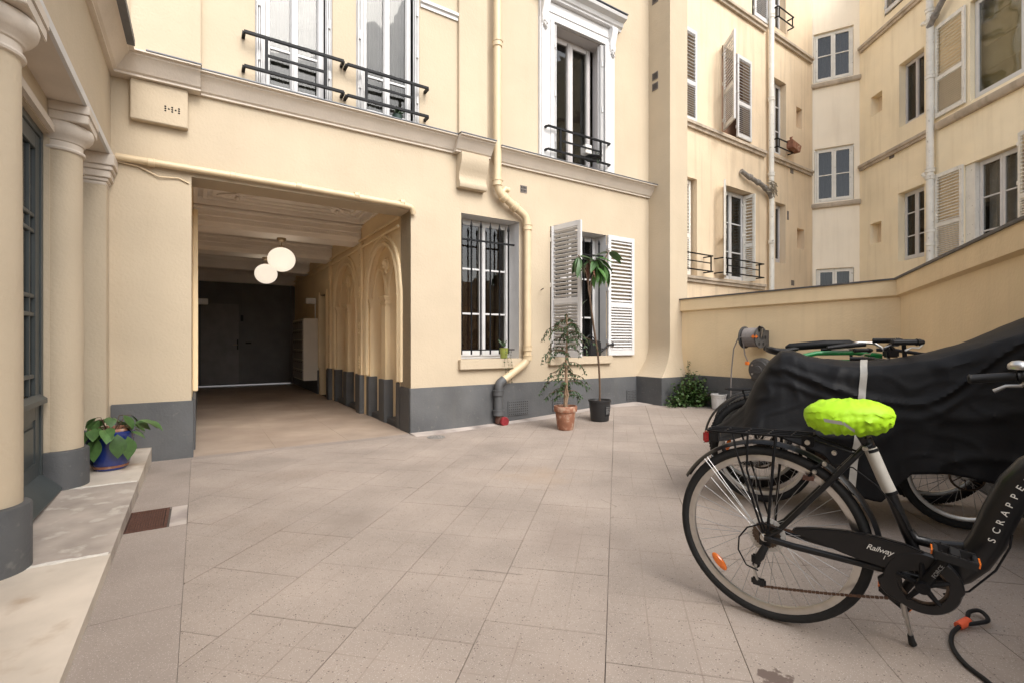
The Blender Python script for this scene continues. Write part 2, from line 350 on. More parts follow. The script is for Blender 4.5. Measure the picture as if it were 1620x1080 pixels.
FM = frame(-1.214, 5.849, .8413, .5406)                       # main facade: x along wall, y into wall
FL = frame(*(FM @ Vector((-2.98, 0, 0))).xy, -.5406, .8413)   # left colonnade
FB = frame(3.235, 9.0, .8236, .5672)                          # rear facade
FC = frame(7.254, 11.8, .875, -.484)                          # rear corner bay
FR = frame(8.087, 11.34, -.0389, -.9992)                      # rear right facade
FW1 = frame(2.82, 7.75, .5406, -.8413)                        # yard wall, first stretch
FW2 = frame(4.32, 5.415, 3.25 - 4.32, 3.09 - 5.415)           # yard wall, second stretch
FMi = FM.inverted()
def g(x, y):
    q = FMi @ Vector((x, y, 0))
    return .12 * smooth(.3, 4, q.x) * smooth(4.5, 7.5, y)
def wall_cells(mb, x0, x1, z0, z1, holes, y=0, depth=.3, mat=None):
    xs = sorted({x0, x1, *[h[0] for h in holes], *[h[1] for h in holes]}); zs = sorted({z0, z1, *[h[2] for h in holes], *[h[3] for h in holes]})
    xs = [x for x in xs if x0 <= x <= x1]; zs = [z for z in zs if z0 <= z <= z1]
    for i in range(len(xs) - 1):
        for j in range(len(zs) - 1):
            cx = (xs[i] + xs[i + 1]) / 2; cz = (zs[j] + zs[j + 1]) / 2
            if any(h[0] < cx < h[1] and h[2] < cz < h[3] for h in holes): continue
            mb.add([(xs[i], y, zs[j]), (xs[i + 1], y, zs[j]), (xs[i + 1], y, zs[j + 1]), (xs[i], y, zs[j + 1])], [(0, 1, 2, 3)], mat)
    for h in holes:
        d = h[4] if len(h) > 4 else depth
        a, b, c, e = h[:4]
        q = [(a, y, c), (b, y, c), (b, y, e), (a, y, e), (a, y + d, c), (b, y + d, c), (b, y + d, e), (a, y + d, e)]
        mb.add(q, [(0, 4, 5, 1), (1, 5, 6, 2), (2, 6, 7, 3), (3, 7, 4, 0)], h[5] if len(h) > 5 else mat)
def window(parent, fr, x0, x1, z0, z1, y, leaves=2, bars=(), mat='white', glass='glass', fw=.05, back='room', curtain=None, room=.9, label=None, tilt=None, closed_at=0):
    """part 'window' = outer frame; sub-parts casement, glazing_bar, glass_pane, room"""
    f = MB(fr); e = .035
    f.box(x0, x0 + e, y, y + .06, z0, z1); f.box(x1 - e, x1, y, y + .06, z0, z1)
    f.box(x0 + e, x1 - e, y, y + .06, z1 - e, z1); f.box(x0 + e, x1 - e, y, y + .07, z0, z0 + e)
    wn = f.build('window', mat, parent, bevel=.003, label=label)
    w_ = (x1 - x0 - 2 * e) / leaves
    for i in range(leaves):
        a = x0 + e + i * w_; b = a + w_; c0 = z0 + e; c1 = z1 - e
        m = MB(fr); yy = y - .012
        m.box(a + .002, a + fw, yy, yy + .045, c0, c1); m.box(b - fw, b - .002, yy, yy + .045, c0, c1)
        m.box(a + fw, b - fw, yy, yy + .045, c1 - fw, c1); m.box(a + fw, b - fw, yy, yy + .045, c0, c0 + fw * 1.5)
        m.build('casement', mat, wn, bevel=.003)
        zz = [c0 + fw * 1.5] + list(bars) + [c1 - fw]
        for zb in bars:
            MB(fr).box(a + fw, b - fw, yy + .004, yy + .036, zb - .012, zb + .012).build('glazing_bar', mat, wn, bevel=.002)
        for k in range(len(zz) - 1):
            lo = zz[k] + (.012 if k else 0); hi = zz[k + 1] - (.012 if k < len(zz) - 2 else 0)
            MB(fr).box(a + fw, b - fw, yy + .018, yy + .022, lo, hi).build('glass_pane', glass, wn, smooth=False)
    r = MB(fr); q = [(x0, y + .07, z0), (x1, y + .07, z0), (x1, y + .07, z1), (x0, y + .07, z1), (x0 - .25, y + room, z0 - .1), (x1 + .25, y + room, z0 - .1), (x1 + .25, y + room, z1 + .1), (x0 - .25, y + room, z1 + .1)]
    r.add(q, [(0, 4, 5, 1), (1, 5, 6, 2), (2, 6, 7, 3), (3, 7, 4, 0), (4, 5, 6, 7)])
    r.build('room_behind', back, wn, smooth=False)
    if curtain:
        cm, ca, cb = curtain if isinstance(curtain, tuple) else (curtain, 0, 1)
        m = MB(fr); n = 40; vs = []; fs = []
        for i in range(n + 1):
            x = x0 + .04 + (x1 - x0 - .08) * (ca + (cb - ca) * i / n)
            yy = y + .13 + .022 * math.sin(i * 1.5) + .01 * math.sin(i * .6)
            vs += [(x, yy, z0 + .06), (x, yy + .01, z1 - .05)]
        for i in range(n): fs.append((2 * i, 2 * i + 2, 2 * i + 3, 2 * i + 1))
        m.add(vs, fs); m.build('curtain', cm, wn, recalc=False)
    return wn
def shutter(parent, Wm, w_, h, n1, n2, mat='white', tilt=38, th=.034, label=None, mid=None):
    """Wm: hinge bottom corner, x along leaf, y thickness, z up. part 'shutter' > slat"""
    mid = mid or h * .42
    f = MB(Wm); st = .055
    f.box(0, st, 0, th, 0, h); f.box(w_ - st, w_, 0, th, 0, h)
    f.box(st, w_ - st, 0, th, 0, .085); f.box(st, w_ - st, 0, th, h - .07, h); f.box(st, w_ - st, 0, th, mid - .04, mid + .04)
    o = f.build('shutter', mat, parent, bevel=.003, label=label)
    sl = MB().box(0, w_ - 2 * st, -.024, .024, -.0035, .0035).mesh('slat', mat)
    for lo, hi, n in ((.085, mid - .04, n1), (mid + .04, h - .07, n2)):
        for i in range(n):
            z = lo + (hi - lo) * (i + .5) / n
            inst(sl, 'slat', Wm @ T(st, th / 2, z) @ RX(tilt), o)
    for z in (h * .12, h * .55, h * .9):
        MB(Wm).box(-.012, .03, -.006, th + .006, z - .03, z + .03).build('hinge', mat, o)
    return o
def railing(parent, fr, x0, x1, zt, zb, y, px0, px1, zm=None, mat='black', posts=True):
    t = .011
    MB(fr).box(x0, x1, y - t, y + t, zt - t, zt + t).build('railing_bar', mat, parent, bevel=.002)
    MB(fr).box(x0, x1, y - t, y + t, zb - t, zb + t).build('railing_bar', mat, parent, bevel=.002)
    for x in (x0, x1):
        for z in (zt, zb): MB(fr).box(x - t, x + t, y + t, .0, z - t, z + t).build('railing_bracket', mat, parent)
    for x in (px0, px1): MB(fr).box(x - t, x + t, y - t * .8, y + t * .8, zb + t, zt - t).build('railing_post', mat, parent)
    if zm: MB(fr).box(px0 + t, px1 - t, y - t * .7, y + t * .7, zm - t * .8, zm + t * .8).build('railing_bar', mat, parent)
def rail_part(parent, fr, x0, x1, zt, zb, y, px0, px1, zm=None, mat='black', t=.011):
    """one railing with its bars as sub-parts"""
    o = MB(fr).box(x0, x1, y - t, y + t, zt - t, zt + t).build('window_railing', mat, parent, bevel=.002)
    railing_sub = [(x0, x1, zb)]
    MB(fr).box(x0, x1, y - t, y + t, zb - t, zb + t).build('railing_bar', mat, o, bevel=.002)
    for x in (x0, x1):
        for z in (zt, zb): MB(fr).box(x - t, x + t, y + t + .001, -.001, z - t, z + t).build('railing_bracket', mat, o)
    for x in (px0, px1): MB(fr).box(x - t, x + t, y - t * .8, y + t * .8, zb + t, zt - t).build('railing_post', mat, o)
    if zm: MB(fr).box(px0 + t, px1 - t, y - t * .7, y + t * .7, zm - t * .8, zm + t * .8).build('railing_bar', mat, o)
    return o
#@@SPLIT structure
# ================================================================== GROUND
def ground_sheet():
    vs = []; fs = []; xs = [-14 + .4 * i for i in range(66)]; ys = [-8 + .4 * i for i in range(71)]
    for y in ys:
        for x in xs: vs.append((x, y, g(x, y) - .012))
    n = len(xs)
    for j in range(len(ys) - 1):
        for i in range(n - 1): fs.append((j * n + i, j * n + i + 1, (j + 1) * n + i + 1, (j + 1) * n + i))
    m = MB(); m.add(vs, fs)
    return m.build('ground', 'joint', None, kind='structure')
ground = ground_sheet()
def clip(poly, n, c):      # keep points with dot(p, n) >= c
    out = []
    for i in range(len(poly)):
        a, b = poly[i], poly[(i + 1) % len(poly)]
        da = a[0] * n[0] + a[1] * n[1] - c; db = b[0] * n[0] + b[1] * n[1] - c
        if da >= 0: out.append(a)
        if (da >= 0) != (db >= 0):
            t = da / (da - db); out.append((a[0] + (b[0] - a[0]) * t, a[1] + (b[1] - a[1]) * t))
    return out
def slab(poly, name, mat, parent, top=None, th=.011, lift=0, tilt=(0, 0)):
    cx = sum(p[0] for p in poly) / len(poly); cy = sum(p[1] for p in poly) / len(poly)
    m = MB(); n = len(poly)
    tz = [(top(*p) if top else g(*p)) + lift + tilt[0] * (p[0] - cx) + tilt[1] * (p[1] - cy) for p in poly]
    m.add([(p[0], p[1], z - th) for p, z in zip(poly, tz)] + [(p[0], p[1], z) for p, z in zip(poly, tz)],
          [list(range(n))[::-1], list(range(n, 2 * n))] + [(i, (i + 1) % n, n + (i + 1) % n, n + i) for i in range(n)])
    return m.build(name, mat, parent, smooth=False)
e1 = (.2096, .9778); e2 = (.9778, -.2096); mod = .157
d = Vector((.8413, .5406)); O2 = Vector((-1.214, 5.849)); nin = Vector((-.5406, .8413))
bounds = [((d.x, d.y), O2.dot(d) - 2.1995), ((-nin.x, -nin.y), -(O2.dot(nin) - .14))]
p = FW1 @ Vector((0, 0, 0)); yv = Vector((.8413, .5406)); bounds.append(((-yv.x, -yv.y), -(p.xy.dot(yv) - .06)))
p2 = FW2 @ Vector((0, 0, 0)); yv2 = Vector((FW2[0][1], FW2[1][1])); bounds.append(((-yv2.x, -yv2.y), -(p2.xy.dot(yv2) - .03)))
bounds.append(((0, 1), .55))
rs = random.Random(3)
nsl = 0
for ci in range(-12, 14):
    o2 = -.037 + ci * 3 * mod
    off = rs.choice([0, 0, mod, 2 * mod])
    for ri in range(-3, 20):
        a1 = 1.705 + off - 3 * 3 * mod + ri * 3 * mod
        gp_ = rs.choice([.0006, .0009, .0013, .002])
        q = [(a1 + gp_, o2 + gp_), (a1 + 3 * mod - gp_, o2 + gp_), (a1 + 3 * mod - gp_, o2 + 3 * mod - gp_), (a1 + gp_, o2 + 3 * mod - gp_)]
        poly = [(a * e1[0] + b * e2[0], a * e1[1] + b * e2[1]) for a, b in q]
        for n_, c_ in bounds:
            poly = clip(poly, n_, c_)
            if len(poly) < 3: break
        if len(poly) < 3: continue
        if max(abs(poly[i][0] - poly[0][0]) + abs(poly[i][1] - poly[0][1]) for i in range(len(poly))) < .08: continue
        cx = sum(q[0] for q in poly) / len(poly); cy = sum(q[1] for q in poly) / len(poly)
        if cx < -1.6 * cy - .3 or cx > 1.35 * cy + .6: continue
        slab(poly[::-1], 'paving_slab', 'paving', ground, lift=rs.uniform(-.0006, .0006), tilt=(rs.uniform(-.0015, .0015), rs.uniform(-.0015, .0015))); nsl += 1
print('slabs', nsl)
def mquad(x0, x1, y0, y1): return [tuple((FM @ Vector(q)).xy) for q in ((x0, y0, 0), (x1, y0, 0), (x1, y1, 0), (x0, y1, 0))]
# gutter strip of concrete beside the step, with a cut-out for the grating
for (a, b, c, e) in ((-2.52, -2.198, -1.62, -.01), (-2.52, -2.198, -3.1, -2.03), (-2.52, -2.198, -4.6, -3.105), (-2.52, -2.198, -5.6, -4.605)):
    slab(mquad(a, b - .003, c + .002, e), 'gutter_slab', 'strip', ground, lift=rs.uniform(-.001, .001))
slab(mquad(-2.29, -2.203, -2.028, -1.622), 'gutter_slab', 'apron', ground)
slab(mquad(-2.2, 0, -.14, .0), 'threshold_slab', 'strip', ground, lift=-.001)
# cement apron along the facade foot
m = MB(); n = 40; vs = []
for i in range(n + 1):
    u = -.02 + 4.3 * i / n; wv = .17 + .03 * math.sin(u * 4) + .06 * max(0, 1 - u / .5) + .2 * smooth(3.1, 3.9, u)
    for yy, dz in ((0, .012), (-wv * .6, .008), (-wv, .0015)):
        q = FM @ Vector((u, yy, 0)); vs.append((q.x, q.y, g(q.x, q.y) + dz))
m.add(vs, [(i * 3 + k, i * 3 + k + 1, i * 3 + k + 4, i * 3 + k + 3) for i in range(n) for k in range(2)])
m.build('cement_apron', 'apron', ground)
def crack(pts, wd=.0014):
    out = [pts[0]]
    for a, b in zip(pts, pts[1:]):
        n_ = max(2, int(math.hypot(b[0] - a[0], b[1] - a[1]) / .05))
        for i in range(1, n_ + 1):
            t = i / n_; out.append((a[0] + (b[0] - a[0]) * t + rs.uniform(-.006, .006), a[1] + (b[1] - a[1]) * t + rs.uniform(-.006, .006)))
    m = MB(); vs = []
    for i, q in enumerate(out):
        a = out[max(0, i - 1)]; b = out[min(len(out) - 1, i + 1)]; L = math.hypot(b[0] - a[0], b[1] - a[1]) or 1
        nx, ny = -(b[1] - a[1]) / L, (b[0] - a[0]) / L; w_ = wd * rs.uniform(.4, 1.3)
        for s_ in (-1, 1): vs.append((q[0] + nx * w_ * s_, q[1] + ny * w_ * s_, g(*q) + .0022))
    m.add(vs, [(2 * i, 2 * i + 1, 2 * i + 3, 2 * i + 2) for i in range(len(out) - 1)]); m.build('crack', 'joint', ground, smooth=False)
for c_ in ([(-2.2, 5.0), (-1.75, 5.35), (-1.5, 5.3)], [(-1.9, 4.3), (-1.65, 4.45), (-1.2, 4.4)], [(-.9, 3.6), (-.75, 3.68)], [(.62, 3.4), (.70, 3.25)], [(-.2, 2.35), (.05, 2.3)], [(1.55, 4.6), (1.75, 4.1), (1.72, 3.7)], [(-1.45, 4.05), (-1.38, 4.12)], [(2.0, 5.9), (2.3, 5.4)]): crack(c_)
# passage floor: big worn slabs
for i in range(3):
    for j in range(8):
        a = -2.2 + i * .733; b = a + .733; c = .0 + j * 1.1; e = c + 1.1
        slab(mquad(a + .001, b - .001, c + .001, min(e, 9.5) - .001), 'passage_slab', 'pfloor', ground, lift=-.001 + rs.uniform(-.0007, .0007))

# ================================================================== MAIN BUILDING
main = thing('courtyard_building', FM, 'cream rendered courtyard building with carriage passage, barred window and moulded cornice', 'building')
H_ = [(-2.2, 0, -.2, 2.67, .35), (.673, 1.558, .87, 2.737, .31, 'white'), (2.093, 3.18, .88, 2.745, .31, 'white'),
      (-1.659, -.905, 3.70, 6.3, .16, 'trim'), (-.648, .107, 3.70, 6.3, .16, 'trim'), (2.12, 3.10, 3.69, 5.655, .22, 'trim')]
m = MB(FM); wall_cells(m, -3.3, 4.136, -.3, 7.05, H_, 0, .3, 'cream')
m.build('wall', 'cream', main, smooth=False)
m = MB(FM); m.add([(-3.3, 0, 7.05), (4.56, 0, 7.05), (4.56, 9.4, 7.05), (-3.3, 9.4, 7.05), (-3.3, 9.4, 2.6), (4.56, 9.4, 2.6), (4.56, 9.4, -.3), (.3, 9.4, -.3), (.3, 9.4, 2.6), (-3.3, 0, -.3), (-3.3, 9.4, -.3), (4.56, 2.6, -.3), (4.56, 2.6, 7.05)], [(0, 1, 2, 3), (3, 2, 5, 4), (8, 5, 6, 7), (0, 3, 10, 9), (11, 6, 2, 12)])
m.build('roof_and_rear_walls', 'cream', main, smooth=False, recalc=False)
# plinth pieces
def plinthbox(parent, fr, x0, x1, y0, y1, z1, name='plinth', z0=-.2, **k):
    return MB(fr).box(x0, x1, y0, y1, z0, z1).build(name, 'plinth', parent, bevel=.006, **k)
plinthbox(main, FM, -2.8, -2.185, -.022, .36, .54)
plinthbox(main, FM, -.015, 3.84, -.022, .004, .54)
plinthbox(main, FM, -.016, .0, .005, .34, .54)
plinthbox(main, FM, -.0155, .3, .3, .345, .54)
# cornice profile (y,z) swept
CP = [(0, 3.455), (-.035, 3.455), (-.035, 3.475), (-.06, 3.485), (-.075, 3.50), (-.085, 3.525), (-.115, 3.545), (-.155, 3.555), (-.165, 3.575), (-.185, 3.585), (-.19, 3.61), (0, 3.63)]
CPc = [(0, 3.46), (-.035, 3.46), (-.035, 3.478), (-.055, 3.49), (-.075, 3.52), (-.10, 3.55), (-.125, 3.585), (-.15, 3.60), (-.155, 3.615), (-.19, 3.62), (-.19, 3.632), (0, 3.635)]
def off(pr, o): return [(y - o if y < 0 else y, z) for y, z in pr]
MB(FM).sweepx(CPc, -2.124, .54, m1=0).build('cornice', 'cornice', main, ang=25)
MB(FM).sweepx(CPc, 1.16, 4.136).build('cornice', 'cornice', main, ang=25)
MB(FM).sweepx(off(CPc, .08), .542, 1.04, m0=0).build('cornice', 'cornice', main, ang=25)
MB(FM).sweepx(off(CPc, .08), -2.88, -2.126, m0=-1).build('cornice', 'cornice', main, ang=25)
for a, b, o in ((-2.124, .54, 0), (1.16, 4.15, 0), (.535, 1.045, .08), (-2.8 + .27, -2.118, .08)):
    MB(FM).box(a, b, -.198 - o, -.0, 3.636, 3.646).build('zinc_flashing', 'zinc', main)
# pilaster strips above the cornice, blocks below
MB(FM).box(-2.656, -2.124, -.05, .0, 3.64, 7.05).build('pilaster_strip', 'cream', main, bevel=.004)
MB(FM).box(.62, 1.03, -.05, .0, 3.64, 7.05).build('pilaster_strip', 'cream', main, bevel=.004)
vb = MB(FM).box(-2.656, -2.228, -.075, .0, 3.097, 3.459).build('pilaster_block', 'cream', main, bevel=.006)
for i in range(5):
    for j in range(3):
        if (i + j) % 2 == 0 or j == 1:
            MB(FM).lathe([(.0, .0), (.0085, .0)], (-2.40 + i * .026, -.0762, 3.262 - j * .02), 8, axis='y').build('vent_hole', 'darkhole', vb)
m = MB(FM)     # scrolled corbel under the cornice break
pr = [(0, 3.459), (-.16, 3.459), (-.165, 3.40), (-.155, 3.33), (-.12, 3.26), (-.09, 3.20), (-.085, 3.14), (-.11, 3.10), (-.115, 3.06), (-.10, 3.035), (0, 3.035)]
m.sweepx(pr, .60, .99); m.build('corbel', 'cream', main, ang=50, bevel=.003)
MB(FM).sweepx([(0, 5.15), (-.02, 5.15), (-.02, 5.19), (-.045, 5.20), (-.045, 5.235), (0, 5.25)], .12, .62).build('string_moulding', 'white', main)
# vents
for (a, c) in ((1.577, 3.146),):
    v_ = MB(FM).box(a, a + .11, -.006, .01, c, c + .10).build('wall_vent', 'ventgrey', main)
    for i in range(4):
        for j in range(2): MB(FM).box(a + .012 + i * .024, a + .026 + i * .024, -.0075, -.005, c + .015 + j * .042, c + .045 + j * .042).build('vent_slot', 'darkhole', v_)
for (a, b, c, e) in ((1.36, 1.69, .10, .30), (2.114, 2.393, .10, .295), (3.60, 3.80, .16, .33)):
    v_ = MB(FM).box(a, b, -.034, -.02, c, e).build('plinth_vent', 'plinth', main, bevel=.003)
    hole = MB(FM).lathe([(.0, .0), (.0075, .0)], (0, 0, 0), 6, axis='y').mesh('vent_hole', 'darkhole', FMi)
    nx = int((b - a) / .03)
    for i in range(nx):
        for j in range(6):
            inst(hole, 'vent_hole', FM @ T(a + .02 + i * (b - a - .04) / (nx - 1), -.0352, c + .02 + j * (e - c - .04) / 5) @ FMi @ FM @ FMi @ FM, v_) if False else None
    mm = MB(FM)
    for i in range(nx):
        for j in range(6):
            mm.lathe([(.0005, .0), (.008, .0)], (a + .02 + i * (b - a - .04) / (nx - 1) + (.006 if j % 2 else 0), -.0352, c + .02 + j * (e - c - .04) / 5), 6, axis='y')
    mm.build('vent_holes', 'darkhole', v_, kind='stuff')
MB(FM).tube([(1.927, 0, 1.822), (1.90, -.10, 1.835), (1.885, -.11, 1.825)], .006, 6).build('hook', 'black', main)
# ground floor windows
w1 = window(main, FM, .673, 1.558, .875, 2.737, .25, 2, (1.47, 2.07), back='roomwarm', fw=.045)
w2 = window(main, FM, 2.093, 3.18, .885, 2.745, .25, 2, (1.47, 2.07), back='room', fw=.045, glass='glasslow')
MB(FM).box(.63, 1.65, -.065, .30, .745, .872).build('sill', 'cream', main, bevel=.006)
MB(FM).box(2.05, 3.26, -.065, .30, .765, .882).build('sill', 'cream', main, bevel=.006)
def bars_part(x0, x1, n, y, zb, zt, ztip, x2=None):
    x2 = x2 or x1
    o = MB(FM).box(x0 - .03, x2, y - .008, y + .008, zt - .012, zt + .012).build('window_grille', 'black', main)
    MB(FM).box(x0 - .03, x2, y - .006, y + .006, zb - .008, zb + .008).build('grille_rail', 'black', o)
    b = MB().tube([(0, 0, .93), (0, 0, ztip - .10), (0, 0, ztip - .085), (0, 0, ztip - .06), (0, 0, ztip)], [.0115, .0115, .018, .014, .001], 8).mesh('bar', 'black')
    for i in range(n): inst(b, 'bar', FM @ T(x0 + (x1 - x0) * i / (n - 1), y + .012, 0), o)
bars_part(.715, 1.43, 6, .06, .99, 2.42, 2.69, 1.52)
bars_part(2.16, 3.10, 7, .06, .99, 2.42, 2.69, 3.17)
# shutters of the right window: one folded flat on the wall, one standing out
shutter(main, FM @ T(3.19, -.045, .885), .57, 1.86, 15, 17, 'white', 38)
shutter(main, FM @ T(2.10, -.01, .885) @ RZ(-81), .55, 1.855, 15, 17, 'white', -38, label='louvred shutter standing straight out from the wall')
# first floor french windows
for x0, x1 in ((-1.659, -.905), (-.648, .107)):
    window(main, FM, x0 + .07, x1 - .07, 3.70, 6.3, .10, 2, (4.18,), fw=.038, back='room', curtain=('curtain', .0, 1))
    for sx in (x0 + .004, x1 - .07):          # folded metal shutters in the jambs
        so = MB(FM).box(sx, sx + .062, .015, .03, 3.72, 6.28).build('folded_shutter', 'white', main, bevel=.002)
        for k in range(3): MB(FM).box(sx + .008 + k * .018, sx + .018 + k * .018, -.03, .012, 3.72, 6.28).build('shutter_leaf', 'white', so, bevel=.002)
        for z in (3.95, 4.5, 5.0): MB(FM).tube([(sx + .03, -.036, z), (sx + .03, -.036, z + .09)], .012, 8).build('hinge', 'white', so)
rail_part(main, FM, -1.766, -.812, 4.147, 3.809, -.12, -1.568, -1.0, 3.972, t=.0145)
rail_part(main, FM, -.775, .175, 4.127, 3.788, -.12, -.568, -.018, 3.96, t=.0145)
# second window with white surround and pediment
w3 = window(main, FM, 2.19, 3.03, 3.69, 5.655, .2, 2, (), mat='trim', fw=.055, back='room', curtain=('curtain', .0, .25))
for sx in (2.124, 3.03):
    so = MB(FM).box(sx, sx + .065, .02, .035, 3.70, 5.64).build('folded_shutter', 'white', main, bevel=.002)
    for k in range(3): MB(FM).box(sx + .008 + k * .019, sx + .02 + k * .019, -.035, .018, 3.70, 5.64).build('shutter_leaf', 'white', so, bevel=.002)
    for z in (3.95, 4.6, 5.3): MB(FM).tube([(sx + .03, -.045, z), (sx + .03, -.045, z + .09)], .012, 8).build('hinge', 'white', so)
sr = MB(FM)
for a, b in ((1.882, 2.12), (3.10, 3.326)):
    sr.box(a, b, -.035, 0, 3.64, 5.66); sr.box(a + .02, b - .06 if a < 2.5 else b - .02, -.055, -.034, 3.64, 5.66); sr.box(a + (.17 if a < 2.5 else 0), a + (.238 if a < 2.5 else .05), -.07, -.054, 3.64, 5.66)
sr.box(1.882, 3.326, -.035, 0, 5.66, 5.94); sr.box(1.95, 3.26, -.055, -.034, 5.66, 5.72); sr.box(2.0, 3.2, -.048, -.034, 5.78, 5.80)
so = sr.build('window_surround', 'white', main, bevel=.004)
MB(FM).sweepx([(0, 5.94), (-.07, 5.94), (-.08, 5.97), (-.11, 5.99), (-.13, 6.04), (-.20, 6.07), (-.215, 6.11), (0, 6.13)], 1.78, 3.43).build('pediment', 'white', so, ang=25)
MB(FM).box(1.77, 3.44, -.225, 0, 6.131, 6.142).build('pediment_flashing', 'zinc', so)
dn = MB().box(0, .016, -.095, -.06, 5.943, 5.968).mesh('dentil', 'white')
for i in range(52): inst(dn, 'dentil', FM @ T(1.98 + i * .0245, 0, 0), so)
for x in (1.90, 3.20):
    m = MB(FM); m.sweepx([(-.03, 5.94), (-.12, 5.94), (-.13, 5.88), (-.11, 5.80), (-.075, 5.70), (-.085, 5.64), (-.07, 5.58), (-.03, 5.55)], x, x + .11)
    m.build('console', 'white', so, bevel=.004, ang=50)
    m = MB(FM)
    for k in range(5): m.ball((x + .055 + .02 * math.sin(k * 2), -.08, 5.60 - .022 * k), .028 - .003 * k, .022, .02, 8)
    m.build('console_drop', 'white', so)
rail_part(main, FM, 1.959, 3.15, 4.112, 3.79, -.12, 2.185, 2.956, 3.95, t=.0135)
# attached buttress with flared foot
bt = MB(FM)
bt.box(4.136, 4.56, -.438, 2.6, 1.1, 7.2)
bt.build('buttress', 'cream', main, smooth=False)
m = MB(FM); n = 12; prev = None; vs = []
for i in range(n + 1):
    t = i / n; z = 1.12 - t * .58; k = t ** 2.4
    x0 = 4.136 - .30 * k; yy = -.438 - .085 * k; vs += [(x0, .0, z), (x0, yy, z), (4.56, yy, z), (4.56, .0, z)]
fs = []
for i in range(n):
    for k in range(3): fs.append((i * 4 + k, i * 4 + k + 1, i * 4 + 5 + k, i * 4 + 4 + k))
m.add(vs, fs); m.build('buttress_foot', 'cream', main, ang=60)
plinthbox(main, FM, 3.825, 4.5, -.535, -.0, .545)
for z in (5.20, 5.37, 6.62, 6.80):     # little grilles on the buttress flank
    v_ = MB(FM).box(4.128, 4.137, -.20, -.08, z, z + .12).build('wall_vent', 'ventgrey', main)
    for i in range(4): MB(FM).box(4.1265, 4.1285, -.19 + i * .026, -.176 + i * .026, z + .015, z + .105).build('vent_slot', 'darkhole', v_)
# ---- pipes on the facade
def pipe(parent, fr, pts, r, mat, name='downpipe', collars=(), n=14, cr=1.22, cl=.05, **k):
    # rounded corners
    P = [Vector(p) for p in pts]; out = [P[0]]
    for i in range(1, len(P) - 1):
        a = (P[i - 1] - P[i]); b = (P[i + 1] - P[i]); q = min(r * 1.8, a.length / 2.2, b.length / 2.2)
        A = P[i] + a.normalized() * q; B = P[i] + b.normalized() * q
        for t in (0, .25, .5, .75, 1): out.append(A * (1 - t) ** 2 + P[i] * 2 * t * (1 - t) + B * t * t)
    out.append(P[-1])
    o = MB(fr).tube(out, r, n, caps=True).build(name, mat, parent, ang=60, **k)
    for c, dr in collars:
        c = Vector(c); dr = Vector(dr).normalized()
        MB(fr).tube([c - dr * cl, c - dr * cl * .9, c, c + dr * cl * .3, c + dr * cl * .32, c + dr * cl * .5, c + dr * cl * .52], [r * 1.02, r * cr, r * cr, r * cr, r * (cr + .14), r * (cr + .14), r * 1.02], n).build('pipe_collar', mat, o, ang=30)
    return o
Zv = (0, 0, 1)
pipe(main, FM, [(1.135, -.13, 7.0), (1.135, -.13, 3.15), (1.18, -.12, 3.03), (1.61, -.09, 2.80), (1.637, -.09, 2.66), (1.637, -.09, .83), (1.21, -.09, .57)], .052, 'cream_pipe',
     collars=[((1.135, -.13, 4.98), Zv), ((1.135, -.13, 3.17), Zv), ((1.25, -.115, 2.99), (1, .05, -.55)), ((1.637, -.09, 2.66), Zv), ((1.42, -.1, 2.90), (1, .05, -.55)), ((1.637, -.09, .89), Zv), ((1.637, -.09, 1.02), Zv)])
m = MB(FM).tube([(1.22, -.115, 3.06), (1.26, -.115, 3.11), (1.32, -.115, 3.10)], .035, 12); m.build('pipe_branch', 'cream_pipe', main)
pipe(main, FM, [(1.255, -.095, .60), (1.175, -.095, .545), (1.17, -.095, .14)], .058, 'plinth', name='downpipe_foot', collars=[((1.17, -.095, .44), Zv), ((1.17, -.095, .18), Zv)])
MB(FM).lathe([(.045, .15), (.05, .12), (.06, .08), (.058, .03)], (1.185, -.10, 0), 14).build('drain_shoe', 'rust', main)
m = MB(FM); m.lathe([(.001, -.032), (.055, -.030), (.062, -.018), (.062, .004), (.04, .01), (.001, .01)], (1.215, -.165, .06), 18, axis='y')
m.build('drain_cap', 'redcap', main)
hp = pipe(main, FM, [(-2.76, -.05, 2.735), (-1.2, -.05, 2.725), (-.08, -.05, 2.705), (.0, -.05, 2.69), (.018, -.03, 2.62)], .032, 'cream_pipe', name='horizontal_pipe',
     collars=[((x, -.05, 2.73), (1, 0, 0)) for x in (-2.5, -1.85, -1.25, -.65, -.12)], cr=1.15, cl=.035)
MB(FM).tube([(-2.77, -.03, 2.70), (-2.6, -.02, 2.685), (-2.45, -.02, 2.62), (-2.3, -.015, 2.635), (-2.22, -.01, 2.60)], .006, 6).build('wall_cable', 'cream_pipe', main)

